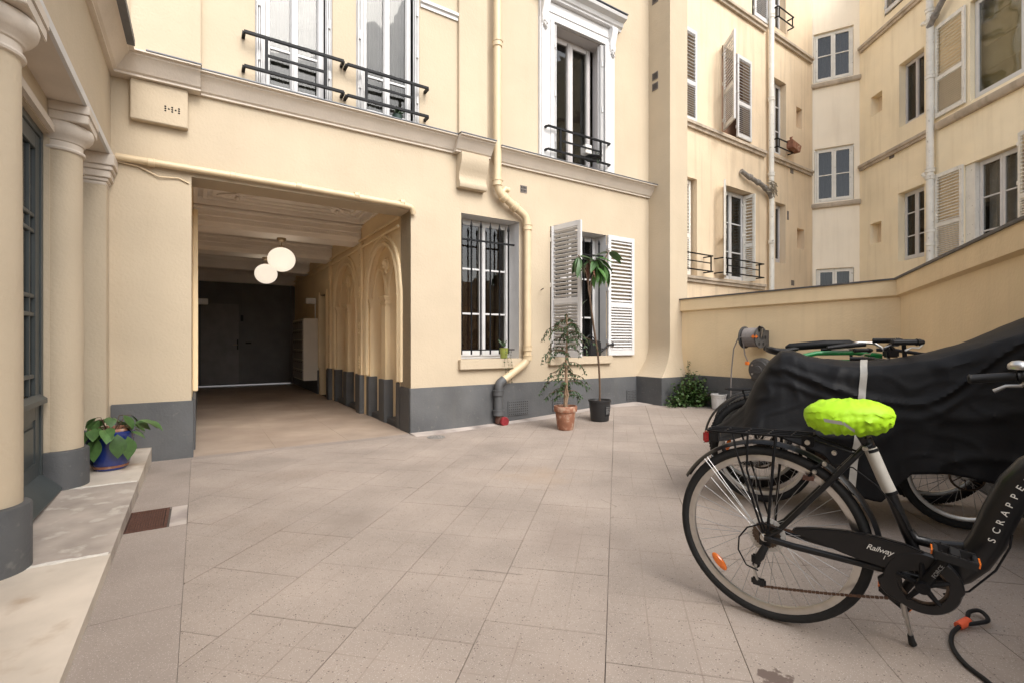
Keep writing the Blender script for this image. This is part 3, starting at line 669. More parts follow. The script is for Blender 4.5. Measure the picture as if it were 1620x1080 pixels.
# ---- carriage passage
m = MB(FM); wall_cells(m, 0, 0, 0, 0, []); 
pas = MB(FM)
FPR = FM @ RZ(90)     # frame for the passage's right wall: x = into passage (M y), y = -M x ... front faces the passage
def px_(t, xo, z): return (xo, t, z)
def arch_plate(name, t0, t1, zb, zt, arches, xf, xb, mat, parent, zsp):
    """vertical plate in plane x=xf..xb from t0 to t1, with pointed/round openings (c, halfwidth, springing, rise, power)"""
    n = 72; m = MB(FM); ts = [t0 + (t1 - t0) * i / n for i in range(n + 1)]
    for c, hw, sp, rise, pw in arches: ts += [c - hw, c + hw]
    ts = sorted(set(round(t, 4) for t in ts if t0 - 1e-6 <= t <= t1 + 1e-6))
    def low(t, tm):
        for c, hw, sp, rise, pw in arches:
            if abs(tm - c) < hw: return sp + rise * max(0, 1 - min(1, abs(t - c) / hw) ** pw) ** (1 / pw)
        return zb
    for i in range(len(ts) - 1):
        a, b = ts[i], ts[i + 1]
        if b - a < 1e-5: continue
        tm = (a + b) / 2; la, lb = low(a, tm), low(b, tm)
        m.add([(xf, a, la), (xf, b, lb), (xf, b, zt), (xf, a, zt), (xb, a, la), (xb, b, lb)], [(0, 1, 2, 3), (0, 4, 5, 1)])
    for c, hw, sp, rise, pw in arches:
        for s_ in (-1, 1):
            t = c + s_ * hw
            if t0 <= t <= t1: m.add([(xf, t, zb), (xb, t, zb), (xb, t, sp), (xf, t, sp)], [(0, 1, 2, 3)])
    return m.build(name, mat, parent, ang=50)
def arch_line(c, hw, sp, rise, pw, x, k=24, z0=None):
    pts = []
    if z0 is not None: pts.append((x, c - hw, z0))
    for i in range(k + 1):
        a = -1 + 2 * i / k; pts.append((x, c + hw * a, sp + rise * max(0, 1 - abs(a) ** pw) ** (1 / pw)))
    if z0 is not None: pts.append((x, c + hw, z0))
    return pts
def bay(c, hw):
    sp = 1.70; rise = .74; pw = 2.05
    t0, t1 = c - hw - .17, c + hw + .17
    o = arch_plate('niche_wall', t0, t1, -.1, 3.02, [(c, hw, sp, rise, pw)], .0, .14, 'passwall', main, sp)
    for k, (ex, r) in enumerate(((.0, .030), (.055, .014), (.105, .028))):
        MB(FM).tube(arch_line(c, hw - .01 + ex, sp, rise + ex, pw, -.004, z0=.6), r, 8).build('arch_moulding', 'passwall', o)
    lw = hw * .40
    q = arch_plate('lancet_plate', c - hw, c + hw, -.1, sp + rise + .05, [(c - hw * .5, lw, 1.70, .46, 1.7), (c + hw * .5, lw, 1.70, .46, 1.7)], .085, .24, 'passwall', o, sp)
    for s_ in (-1, 1):
        MB(FM).tube(arch_line(c + s_ * hw * .5, lw + .015, 1.70, .46, 1.7, .08, z0=1.6), .016, 8).build('lancet_moulding', 'passwall', o)
        MB(FM).tube(arch_line(c + s_ * hw * .5, lw + .055, 1.70, .50, 1.7, .08), .010, 8).build('lancet_moulding', 'passwall', o)
    m = MB(FM); m.lathe([(.02, .0), (.085, .0), (.09, -.02), (.07, -.035), (.055, -.02), (.02, -.01)], (.085, c, 2.18), 20, axis='x'); m.build('medallion', 'passwall', o)
    m = MB(FM); m.ball((.05, c, 2.19), .05, .035, .05, 10); m.ball((.045, c - .02, 2.23), .03, .025, .02, 8); m.ball((.04, c + .015, 2.14), .04, .03, .03, 8); m.ball((.06, c, 2.09), .03, .02, .05, 8)
    m.build('carved_ornament', 'passwall', o)
    # piers: middle and two sides with capitals and dark bases
    for t, wv in ((c, .10), (c - hw + .045, .045), (c + hw - .045, .045)):
        MB(FM).box(.02, .09, t - wv, t + wv, .55, 1.60).build('pier', 'passwall', o, bevel=.012)
        m = MB(FM)
        for (e_, z0, z1) in ((.0, 1.60, 1.615), (.012, 1.615, 1.635), (.002, 1.635, 1.67), (.02, 1.67, 1.70), (.03, 1.70, 1.725)): m.box(.02 - e_, .10, t - wv - e_, t + wv + e_, z0, z1)
        m.build('capital', 'passwall', o, bevel=.003)
        MB(FM).box(-.01, .12, t - wv - .02, t + wv + .02, -.1, .58).build('pier_base', 'plinth', o, bevel=.006)
    # panelled door leaves at the back of the niche
    MB(FM).add([(.24, c - hw, -.1), (.24, c + hw, -.1), (.24, c + hw, 2.6), (.24, c - hw, 2.6)], [(0, 1, 2, 3)]); 
    m = MB(FM); m.add([(.24, c - hw, -.1), (.24, c + hw, -.1), (.24, c + hw, 2.6), (.24, c - hw, 2.6)], [(0, 1, 2, 3)]); m.build('niche_back', 'passwall', o)
    for s_ in (-1, 1):
        cc = c + s_ * hw * .5
        for z0, z1 in ((.10, .42), (.50, .72), (.80, .92), (1.0, 1.95)):
            MB(FM).box(.215, .239, cc - lw + .07, cc + lw - .07, z0, z1).build('door_panel', 'passwall', o, bevel=.012)
        MB(FM).box(.20, .239, cc - lw + .03, cc + lw - .03, .74, .77).build('door_rail', 'passwall', o, bevel=.006)
    MB(FM).box(.03, .24, c - hw + .07, c + hw - .07, -.1, .06).build('niche_threshold', 'plinth', o, bevel=.006)
    return o
bay(1.10, .70); bay(3.12, .78)
MB(FM).add
m = MB(FM)
for a, b in ((.0, .235), (1.965, 2.175), (4.065, 4.55), (5.2, 9.2)): m.add([(.0, a, -.1), (.0, b, -.1), (.0, b, 3.02), (.0, a, 3.02)], [(0, 1, 2, 3)])
m.add([(.0, 4.55, 2.05), (.0, 5.2, 2.05), (.0, 5.2, 3.02), (.0, 4.55, 3.02)], [(0, 1, 2, 3)])
m.add([(-2.2, 0, -.1), (-2.2, 9.2, -.1), (-2.2, 9.2, 3.02), (-2.2, 0, 3.02)], [(0, 1, 2, 3)])
m.build('passage_wall', 'passwall', main, smooth=False)
# door niche before the mailboxes
m = MB(FM); m.box(.0, .35, 4.50, 4.55, -.1, 2.05); m.box(.0, .35, 5.2, 5.25, -.1, 2.05); m.box(.34, .36, 4.5, 5.25, -.1, 2.1); m.build('doorway_reveal', 'passwall', main)
MB(FM).box(.30, .335, 4.56, 5.19, 0, 2.0).build('inner_door', 'gate', main)
for t in (4.5, 5.22): MB(FM).box(-.03, .0, t - .03, t + .06, .55, 2.12).build('door_trim', 'passwall', main, bevel=.006)
for t0, t1 in ((1.975, 2.165), (4.1, 4.25)):
    MB(FM).box(-.045, -.001, t0, t1, .58, 2.62).build('passage_pilaster', 'passwall', main, bevel=.008)
    m = MB(FM)
    for z in (.78, 1.30, 1.85, 2.35):
        for k in range(5): m.ball((-.05, (t0 + t1) / 2, z - .08 + k * .04), .014, .03 + .022 * math.sin(k / 4 * math.pi), .022, 8)
    m.build('pilaster_carving', 'passwall', main, kind='stuff')
    plinthbox(main, FM, -.07, -.001, t0 - .015, t1 + .015, .59)
plinthbox(main, FM, -.03, -.001, 4.25, 4.5, .56); plinthbox(main, FM, -.03, -.001, 5.3, 8.4, .5)
plinthbox(main, FM, -2.199, -2.17, .36, 8.4, .52)
for t in (1.2, 2.07, 3.2, 4.2, 5.6): MB(FM).box(-2.199, -2.15, t - .09, t + .09, .53, 2.62).build('passage_pilaster', 'passwall', main, bevel=.008)
for z in (2.55, 2.66): MB(FM).tube([(-.03, .36, z), (-.03, 8.3, z - (.0))], .02, 8).build('passage_conduit', 'passwall', main)
for i in range(26): pass
# ceiling: beams, coffers, X ribs, ornaments
m = MB(FM); m.add([(-2.2, 0, 3.0), (0, 0, 3.0), (0, 9.2, 3.0), (-2.2, 9.2, 3.0)], [(0, 1, 2, 3)]); m.build('passage_ceiling', 'passceil', main)
def beam(t0, t1, zb=2.64):
    o = MB(FM).box(-2.199, -.001, t0 + .05, t1 - .05, zb, 3.0).build('ceiling_beam', 'passceil', main, bevel=.006)
    for e_, z0, z1 in ((.0, 2.70, 2.73), (-.02, 2.78, 2.80), (-.05, 2.86, 2.90), (-.09, 2.93, 2.998)):
        MB(FM).box(-2.198, -.002, t0 + .03 + e_, t1 - .03 - e_, zb + (z0 - 2.64), min(2.998, zb + (z1 - 2.64))).build('beam_moulding', 'passceil', o, bevel=.006)
    pe = MB().box(-2.15, -2.128, t0 + .034, t0 + .05, zb + .11, zb + .13).mesh('pearl', 'passceil')
    mm = MB(FM)
    for i in range(85): mm.box(-2.17 + i * .0252, -2.157 + i * .0252, t0 + .036, t0 + .051, zb + .095, zb + .125)
    mm.build('bead_row', 'passceil', o, kind='stuff')
for a, b in ((2.07, 2.62), (4.06, 4.66), (6.3, 6.9)): beam(a, b)
beam(8.25, 8.9, 2.56)
MB(FM).box(-2.199, -.001, .02, .33, 2.672, 3.0).build('ceiling_beam', 'passceil', main)
def coffer(t0, t1):
    z = 3.0; a = Vector((-2.12, t0, z)); 
    for e_, zz, hh in ((.0, .0, .10), (.10, .0, .05), (.2, .0, .03)):
        m = MB(FM); x0, x1, y0, y1 = -2.2 + e_, -e_ - .0, t0 + e_, t1 - e_; wd = .05
        m.box(x0 + .001, x0 + wd, y0, y1, z - hh, z - .001); m.box(x1 - wd, x1 - .001, y0, y1, z - hh, z - .001)
        m.box(x0 + wd, x1 - wd, y0, y0 + wd, z - hh, z - .001); m.box(x0 + wd, x1 - wd, y1 - wd, y1, z - hh, z - .001)
        m.build('coffer_frame', 'passceil', main, bevel=.006)
    cx, cy = -1.1, (t0 + t1) / 2
    for sx in (-1, 1):
        for k in (-.035, .035):
            P0 = Vector((cx - .8, cy - sx * (t1 - t0) * .34, z - .02)); P1 = Vector((cx + .8, cy + sx * (t1 - t0) * .34, z - .02))
            nn = (P1 - P0).cross(Vector((0, 0, 1))).normalized() * k
            MB(FM).tube([P0 + nn, P1 + nn], .018, 8).build('ceiling_rib', 'passceil', main)
    for (ox, oy, s_) in ((0, 0, 1), (-.62, -.27 * (t1 - t0), .55), (.62, -.27 * (t1 - t0), .55), (.62, .27 * (t1 - t0), .55), (-.62, .27 * (t1 - t0), .55)):
        m = MB(FM); c_ = (cx + ox, cy + oy)
        m.ball((c_[0], c_[1], z - .06), .06 * s_, .06 * s_, .06 * s_, 10)
        for q in range(8):
            a_ = q * math.pi / 4; rr = (.11 if q % 2 else .14) * s_
            m.ball((c_[0] + rr * math.cos(a_), c_[1] + rr * math.sin(a_), z - .03), .05 * s_, .04 * s_, .035 * s_, 8)
        m.build('ceiling_rosette', 'passceil', main)
for a, b in ((.36, 2.02), (2.68, 4.02), (4.72, 6.26), (6.95, 7.05)): coffer(a, b)

# carriage gate at the far end
gate = thing('carriage_gate', FM @ T(-1.1, 8.45, 0), 'tall dark carriage gate with wicket door closing the far end of the passage', 'gate')
for a, b in ((-2.195, -1.19), (-1.175, -.10)):
    gl = MB(FM).box(a, b, 8.42, 8.47, .03, 2.56).build('gate_leaf', 'gate', gate, bevel=.004)
    for z0, z1 in ((.15, 1.1), (1.2, 2.1), (2.2, 2.5)):
        MB(FM).box(a + .08, b - .08, 8.405, 8.419, z0, z1).build('leaf_panel', 'gate', gl, bevel=.01)
wd = MB(FM).box(-2.10, -1.30, 8.385, 8.404, .05, 2.02).build('wicket_door', 'wicket', gate, bevel=.006)
MB(FM).box(-1.34, -1.31, 8.36, 8.384, .9, 1.15).build('lock_plate', 'black', wd, bevel=.004)
MB(FM).box(-1.26, -1.20, 8.36, 8.40, 1.6, 1.75).build('door_closer', 'plastic', wd, bevel=.004)
MB(FM).tube([(-1.33, 8.34, 1.02), (-1.42, 8.33, 1.02)], .01, 6).build('handle', 'brass', wd)
MB(FM).box(-1.16, -1.02, 8.39, 8.42, 1.04, 1.08).build('bolt', 'black', gate, bevel=.003)
MB(FM).box(-1.22, -1.15, 8.38, 8.419, .03, 2.56).build('meeting_stile', 'gate', gate, bevel=.006)
MB(FM).box(-.097, -.001, 8.40, 8.46, -.05, 2.6).build('gate_post', 'gate', gate)

# mailboxes
mb_ = thing('mailbox_cabinet', FM @ T(-.15, 6, .28), 'wall cabinet of dark mailboxes with pale side panel, right side of the passage', 'mailboxes')
MB(FM).box(-.30, -.001, 5.34, 6.62, .285, 1.58).build('cabinet', 'mailwhite', mb_, bevel=.004)
for i in range(5):
    for j in range(6):
        dr = MB(FM).box(-.318, -.3005, 5.37 + i * .248, 5.37 + i * .248 + .232, .31 + j * .208, .31 + j * .208 + .192).build('mailbox_door', 'mailgrey', mb_, bevel=.003)
        MB(FM).box(-.321, -.3185, 5.41 + i * .248, 5.41 + i * .248 + .15, .31 + j * .208 + .14, .31 + j * .208 + .155).build('slot', 'darkhole', dr)
eb = thing('emergency_light', FM @ T(-.2, 6, 1.95), 'small white emergency light box above the mailboxes', 'light fitting')
MB(FM).box(-.22, -.02, 5.5, 5.62, 1.90, 2.02).build('light_box', 'white', eb, bevel=.008)
MB(FM).tube([(-.03, 5.56, 1.58), (-.03, 5.56, 1.90)], .012, 6).build('conduit', 'white', eb)
eb = thing('emergency_light', FM @ T(-2.1, 6, 1.95), 'small pale light box on the left passage wall near the gate', 'light fitting')
MB(FM).box(-2.168, -1.98, 6.3, 6.42, 1.86, 1.98).build('light_box', 'white', eb, bevel=.008)

# globe lamps
def globe(t, zc, lab):
    o = thing('globe_lamp', FM @ T(-1.1, t, 2.64), lab, 'pendant lamp', 'opal globe lamps hanging in the passage')
    MB(FM).lathe([(.0, 2.6395), (.062, 2.6395), (.064, 2.62), (.05, 2.595), (.03, 2.585), (.008, 2.58)], (-1.1, t, 0), 20).build('canopy', 'brass', o)
    MB(FM).tube([(-1.1, t, 2.59), (-1.1, t, zc + .185)], .006, 8).build('stem', 'brass', o)
    MB(FM).lathe([(.035, zc + .205), (.045, zc + .18), (.05, zc + .175)], (-1.1, t, 0), 18).build('collar', 'brass', o)
    MB(FM).ball((-1.1, t, zc), .192, .192, .18, 32).build('globe', 'opal', o)
globe(2.42, 2.32, 'nearer and larger-looking opal globe lamp hanging in the passage')
globe(4.42, 2.34, 'farther opal globe lamp hanging in front of the dark gate')

# ================================================================== LEFT COLONNADE BUILDING
left = thing('colonnade_building', FL, 'cream building on the left with round engaged columns and dark french doors', 'building')
ZS = .10
m = MB(FL); holes = [(-.92, -.19, .1, 2.48, .12), (-2.34, -1.165, .1, 2.48, .12)]
wall_cells(m, -7.5, 0, -.2, 2.70, holes, 0, .12, 'cream')
m.build('wall', 'cream', left, smooth=False)
m = MB(FL); m.add([(-7.5, -.18, 2.70), (0, -.18, 2.70), (0, -.18, 3.64), (-7.5, -.18, 3.64)], [(0, 1, 2, 3)]); m.build('upper_wall', 'cream', left, smooth=False)
m = MB(FL); m.add([(-7.5, -.18, 2.70), (0, -.18, 2.70), (0, 0.01, 2.70), (-7.5, 0.01, 2.70)], [(0, 1, 2, 3)]); m.build('soffit', 'cornice', left, smooth=False)
MB(FL).sweepx([(-.18, 2.70), (-.20, 2.70), (-.205, 2.745), (-.18, 2.755)], -7.5, -.0).build('architrave_edge', 'white', left)
MB(FL).sweepx([(-.001, 2.49), (-.03, 2.49), (-.035, 2.53), (-.02, 2.54), (-.02, 2.56), (-.001, 2.57)], -7.5, -.0).build('door_head_moulding', 'cornice', left)
cl_ = off(CPc, .18)
MB(FL).sweepx([(y if y < 0 else -.18, z) for y, z in cl_], -7.5, .10, m1=1).build('cornice', 'cornice', left, ang=25)
MB(FL).box(-7.5, -.37, -.385, -.18, 3.636, 3.646).build('zinc_flashing', 'zinc', left)
MB(FL).box(-7.5, -.37, -.384, .6, 3.60, 3.634).build('roof_slab', 'zinc', left)
def column(t):
    z0 = ZS - .04
    o = MB(FL).lathe([(.125, z0), (.125, 1.2), (.119, 2.41)], (-t, -.03, 0), 40).build('column', 'cream', left)
    MB(FL).lathe([(.156, z0 - .1), (.156, .348), (.152, .358), (.125, .362)], (-t, -.03, 0), 40).build('column_base', 'plinth', o)
    MB(FL).lathe([(.119, 2.39), (.133, 2.395), (.137, 2.405), (.133, 2.415), (.122, 2.42), (.122, 2.46)], (-t, -.03, 0), 40).build('necking', 'cornice', o)
    MB(FL).lathe([(.122, 2.455), (.131, 2.46), (.136, 2.475), (.158, 2.49), (.175, 2.515), (.182, 2.545), (.175, 2.57), (.163, 2.58), (.0, 2.58)], (-t, -.03, 0), 40).build('echinus', 'cornice', o)
    m = MB(FL); m.box(-t - .17, -t + .17, -.205, .0, 2.58, 2.64); m.box(-t - .18, -t + .18, -.212, .0, 2.64, 2.70); m.build('abacus', 'cornice', o, bevel=.004)
for t in (1.04, 2.46): column(t)
ps = MB(FL).box(-.17, -.001, -.17, .0, -.1, 2.44).build('pilaster', 'cream', left, bevel=.004)
m = MB(FL)
for e_, a, b in ((.0, 2.44, 2.47), (.012, 2.47, 2.50), (.03, 2.50, 2.56), (.045, 2.56, 2.60), (.06, 2.60, 2.699)): m.box(-.17 - e_, -.001, -.17 - e_, .0, a, b)
m.build('capital', 'cornice', ps, bevel=.005)
plinthbox(left, FL, -.175, -.001, -.176, -.0, .36)
for a, b in ((-.19, -.17), (-1.06, -1.055)): pass
# french doors
def french(x0, x1):
    o = MB(FL).box(x0, x0 + .05, .03, .09, .11, 2.48).box(x1 - .05, x1, .03, .09, .11, 2.48).box(x0 + .05, x1 - .05, .03, .09, 2.43, 2.48).build('french_door', 'doorgrey', left, bevel=.003)
    a, b = x0 + .05, x1 - .05; st = .09
    m = MB(FL); m.box(a, a + st, .04, .08, .22, 2.43); m.box(b - st, b, .04, .08, .22, 2.43); m.box(a + st, b - st, .04, .08, 2.33, 2.43); m.box(a + st, b - st, .04, .08, .60, .70); m.box(a + st, b - st, .04, .08, .22, .32)
    m.build('door_leaf', 'doorgrey', o, bevel=.003)
    MB(FL).box(a + st, b - st, .05, .07, .32, .60).build('door_panel', 'doorgrey', o)
    MB(FL).box(a + st + .04, b - st - .04, .040, .051, .36, .56).build('raised_panel', 'doorgrey', o, bevel=.008)
    MB(FL).sweepx([(.04, .70), (.0, .70), (.0, .73), (.04, .76)], a, b).build('door_rail', 'doorgrey', o)
    MB(FL).sweepx([(.04, .11), (-.06, .10), (-.07, .12), (-.03, .17), (.04, .23)], a - .03, b + .03).build('weather_bar', 'doorgrey', o)
    zs = [.76, .88, 1.27, 1.385, 1.80, 1.90, 2.33]
    for z in zs[1:-1]: MB(FL).box(a + st, b - st, .045, .075, z - .013, z + .013).build('glazing_bar', 'doorgrey', o, bevel=.003)
    xs = [a + st, a + st + .10, (a + b) / 2 - .1, (a + b) / 2 + .1, b - st - .10, b - st]
    for x in (xs[1], (a + b) / 2, xs[4]): MB(FL).box(x - .012, x + .012, .046, .074, .76, 2.33).build('glazing_bar', 'doorgrey', o, bevel=.003)
    MB(FL).box(a + st, b - st, .058, .062, .76, 2.33).build('glass_pane', 'glass', o, smooth=False)
    m = MB(FL); m.add([(x0, .10, .1), (x1, .10, .1), (x1, .10, 2.5), (x0, .10, 2.5), (x0 - .3, 1.2, .1), (x1 + .3, 1.2, .1), (x1 + .3, 1.2, 2.5), (x0 - .3, 1.2, 2.5)], [(0, 4, 5, 1), (1, 5, 6, 2), (2, 6, 7, 3), (3, 7, 4, 0), (4, 5, 6, 7)])
    m.build('room_behind', 'room', o, smooth=False)
french(-2.34, -1.165); french(-.92, -.19)
m = MB(FM); m.box(-2.98, 7.5, -9.6, -9.3, -.3, 3.2); m.build('unseen_back_wall', 'cream', left, smooth=False)  # unseen wall behind the camera, added to darken the reflections in the panes
# step slabs
step = thing('entrance_step', FM @ T(-2.7, -2, 0), 'long worn marble step along the foot of the colonnade', 'step')
def ztop(x, y):
    q = FMi @ Vector((x, y, 0)); return .132 + .028 * max(q.y, -3.4) - .004 * (q.x + 2.5)
for k, (a, b, mt) in enumerate(((-1.165, -.0, 'marble'), (-2.49, -1.17, 'marbledark'), (-3.9, -2.495, 'marble'), (-5.6, -3.905, 'marble'))):
    slab(mquad(-2.99, -2.505, a + .002, b - .002), 'step_slab', mt, step, top=ztop, th=.17)
    
for yy in (-1.1675, -2.4925):
    pts_ = []
    for i in range(13): x_ = -2.97 + .455 * i / 12; pts_.append((x_, yy - .010 - rs.uniform(0, .014)))
    for i in range(12, -1, -1): x_ = -2.97 + .455 * i / 12; pts_.append((x_, yy + .010 + rs.uniform(0, .014)))
    slab([tuple((FM @ Vector((a, b, 0))).xy) for a, b in pts_], 'mortar_joint', 'mortar', step, top=ztop, th=.01, lift=.0012)

# ================================================================== REAR APARTMENT BUILDING
rear = thing('rear_apartment_building', FB, 'tall aged cream apartment building behind the yard wall with louvred shutters', 'building')
D = .2
BW = [(-.15, .30, 2.33, 4.14), (1.187, 2.213, 2.34, 4.21, .26), (3.15, 3.60, 2.85, 4.185), (3.05, 3.62, 5.26, 6.93), (1.11, 2.13, 5.24, 6.95), (-.6, .2, 5.15, 6.88),
      (4.09, 4.38, 6.07, 6.55), (4.13, 4.48, 3.26, 3.735), (2.2, 2.86, 7.9, 9.6), (3.06, 3.60, 8.05, 9.6)]
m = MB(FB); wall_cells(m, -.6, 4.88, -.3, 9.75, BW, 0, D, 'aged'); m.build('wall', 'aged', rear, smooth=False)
CW = [(.04, .84, 7.315, 8.50), (.06, .85, 4.42, 5.72), (.09, .85, 1.9, 2.835)]
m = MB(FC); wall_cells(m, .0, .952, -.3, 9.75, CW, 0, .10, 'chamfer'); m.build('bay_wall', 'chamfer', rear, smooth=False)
RW = [(1.216, 1.868, 5.52, 6.83), (1.193, 1.868, 2.75, 4.165), (.379, .73, 6.13, 6.565), (.351, .704, 3.27, 3.73), (2.856, 4.6, 5.27, 7.0), (2.73, 3.78, 2.5, 4.195), (.8, 1.45, 8.1, 9.4), (2.8, 4.6, 8.0, 9.6)]
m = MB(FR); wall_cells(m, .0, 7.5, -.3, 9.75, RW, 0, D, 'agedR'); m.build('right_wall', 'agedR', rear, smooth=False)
for z in (2.20, 5.05, 7.75):
    MB(FB).sweepx([(0, z), (-.05, z), (-.055, z + .05), (-.09, z + .06), (-.09, z + .11), (0, z + .13)], -.6, 2.62 if z < 3 else 2.66).build('string_course', 'agedstone', rear)
    if z > 3: MB(FB).sweepx([(0, z), (-.05, z), (-.055, z + .05), (-.09, z + .06), (-.09, z + .11), (0, z + .13)], 2.93, 4.78, m1=0).build('string_course', 'agedstone', rear)
for z in (5.03, 7.76):
    MB(FR).sweepx([(0, z), (-.05, z), (-.055, z + .05), (-.08, z + .06), (-.08, z + .12), (0, z + .13)], .05, 2.06).build('string_course', 'agedstone', rear)
    MB(FR).sweepx([(0, z + .02), (-.06, z + .02), (-.09, z + .06), (-.09, z + .14), (0, z + .16)], 2.22, 7.5).build('string_course', 'agedstone', rear)
for z in (4.28, 7.17):
    MB(FC).sweepx([(0, z), (-.06, z + .01), (-.08, z + .04), (-.08, z + .10), (0, z + .13)], -.03, .97).build('sill', 'agedstone', rear)
# back facade windows
window(rear, FB, 1.20, 2.20, 2.345, 4.205, .20, 2, (2.95, 3.55), fw=.05, mat='white', back='room', curtain=('lace', 0, 1), glass='glassdim')
shutter(rear, FB @ T(1.18, -.01, 2.36) @ RZ(-150), .42, 1.82, 14, 14, 'whiteaged', 35)
shutter(rear, FB @ T(2.168, .18, 2.36) @ RZ(-90), .26, 1.82, 14, 14, 'whiteaged', 35)
rail_part(rear, FB, .85, 2.30, 2.70, 2.42, -.2, .98, 2.12, 2.56)
shutter(rear, FB @ T(-.15, .10, 2.34), .40, 1.79, 15, 15, 'whiteaged', 35)
rail_part(rear, FB, -.45, .50, 2.69, 2.40, -.2, -.3, .44, 2.55)
window(rear, FB, 3.15, 3.60, 2.86, 4.18, .13, 1, (), fw=.05, mat='trim', back='room', curtain=('lace', 0, 1), glass='glassdim')
window(rear, FB, 3.05, 3.62, 5.28, 6.92, .13, 2, (5.85, 6.4), fw=.045, mat='white', back='room', glass='glassdim', curtain=('curtain', 0, .4))
shutter(rear, FB @ T(-.25, -.04, 5.16), .50, 1.72, 14, 14, 'white', 35)
shutter(rear, FB @ T(1.60, -.04, 5.25), .53, 1.68, 14, 14, 'white', 35)
shutter(rear, FB @ T(1.11, -.02, 5.25) @ RZ(-127), .53, 1.68, 14, 14, 'white', 35, label='louvred shutter standing half open')
MB(FB).box(-.149, .299, .185, .199, 2.335, 4.135).build('dark_opening', 'room', rear); MB(FB).box(-.59, .19, .185, .199, 5.155, 6.87).build('dark_opening', 'room', rear); MB(FB).box(1.115, 2.125, .16, .18, 5.25, 6.94).build('dark_opening', 'roomwarm', rear)
shutter(rear, FB @ T(2.25, -.04, 7.95), .52, 1.5, 12, 12, 'white', 35)
window(rear, FB, 3.06, 3.60, 8.06, 9.58, .13, 2, (8.7,), fw=.045, mat='white', back='room')
rail_part(rear, FB, 3.0, 3.68, 8.38, 8.16, -.14, 3.05, 3.62, None)
rail_part(rear, FB, 3.02, 3.70, 5.52, 5.34, -.12, 3.08, 3.62, None)
MB(FB).box(2.22, 2.86, .16, .18, 7.9, 9.6).build('dark_opening', 'room', rear)
for a, b, c, e in BW[6:8]: MB(FB).box(a, b, .17, .19, c, e).build('niche_back', 'aged', rear)
MB(FB).box(3.66, 3.74, -.004, .01, 3.86, 4.06).build('wall_vent', 'ventgrey', rear)
for (x, z) in ((3.81, 4.95), (3.85, 2.38)): MB(FB).box(x, x + .13, -.008, .01, z, z + .12).build('wall_vent', 'ventgrey', rear)
# corner bay windows
window(rear, FC, .05, .83, 7.32, 8.49, .06, 2, (7.95,), fw=.045, mat='whiteaged', back='room', curtain=('lace', 0, 1), glass='glass')
window(rear, FC, .07, .84, 4.425, 5.71, .06, 2, (5.08,), fw=.045, mat='whiteaged', back='room', curtain=('lace', 0, 1), glass='glassdim')
window(rear, FC, .10, .84, 1.9, 2.83, .06, 2, (), fw=.045, mat='whiteaged', back='room', curtain=('lace', 0, 1), glass='glassdim')
# right facade windows
window(rear, FR, 1.216, 1.868, 5.53, 6.82, .13, 2, (), fw=.035, mat='trim', back='greenroom', glass='glassdim')
window(rear, FR, 1.195, 1.866, 2.755, 4.16, .13, 2, (3.25, 3.72), fw=.045, mat='white', back='room', glass='glassdim')
window(rear, FR, 2.86, 4.595, 5.275, 6.995, .08, 2, (), fw=.05, mat='white', back='blind', room=.16, glass='glass')
for z in (5.72, 6.15, 6.6): MB(FR).box(3.0, 4.5, .135, .15, z - .012, z + .012).build('glazing_bar', 'blind', rear)
MB(FR).box(2.732, 2.918, .03, .19, 2.51, 4.19).build('jamb_lining', 'whiteaged', rear)
window(rear, FR, 2.92, 3.775, 2.505, 4.19, .10, 2, (2.98, 3.55), fw=.045, mat='white', back='room', curtain=('curtainlight', 0, 1), glass='glass')
shutter(rear, FR @ T(2.17, -.05, 5.28), .63, 1.72, 16, 14, 'whiteaged', 35)
shutter(rear, FR @ T(2.17, -.05, 2.58), .58, 1.64, 15, 15, 'whiteaged', 35)
shutter(rear, FR @ T(3.745, -.06, 2.62) @ RZ(-14), .50, 1.72, 15, 15, 'whiteaged', 35)
shutter(rear, FR @ T(.86, -.04, 8.12), .55, 1.2, 10, 8, 'white', 35)
for a, b, c, e in RW[2:4]:
    MB(FR).box(a, b, .17, .19, c, e).build('niche_back', 'aged', rear)
    MB(FR).box(b - .10, b - .03, .14, .169, c + .03, e - .05).build('niche_window', 'doorgrey', rear)
MB(FR).box(.8, 1.45, .17, .19, 8.1, 9.4).build('dark_opening', 'room', rear); MB(FR).box(2.8, 4.6, .17, .19, 8.0, 9.6).build('dark_opening', 'room', rear)
MB(FR).box(.954, 1.083, -.01, .01, 4.97, 5.13).build('wall_vent', 'ventgrey', rear)
# rear downpipes
pipe(rear, FB, [(2.79, -.10, 9.7), (2.79, -.10, 4.62), (2.80, -.10, 4.3), (2.80, -.10, 2.0)], .055, 'whiteaged', collars=[((2.79, -.1, z), Zv) for z in (8.1, 6.32, 4.7, 3.25, 4.25)], name='downpipe', label=None)
pipe(rear, FB, [(1.69, -.06, 4.56), (1.85, -.09, 4.49), (2.4, -.10, 4.40), (2.72, -.10, 4.28), (2.80, -.10, 4.15)], .045, 'leadpipe', name='branch_pipe', collars=[((1.95, -.095, 4.475), (1, 0, -.15)), ((2.25, -.1, 4.42), (1, 0, -.15)), ((2.55, -.1, 4.35), (1, 0, -.3)), ((2.68, -.1, 4.30), (1, 0, -.5))])
m = MB(FB)
for k in range(14):
    a = k * 1.3; m.tube([(2.60 + .1 * math.sin(a), -.15, 4.52 - .02 * k), (2.72 + .12 * math.sin(a * 1.7), -.19, 4.50 - .018 * k), (2.86 + .09 * math.cos(a), -.15, 4.44 - .02 * k)], .008, 5)
m.build('cable_tangle', 'wirelug', rear)
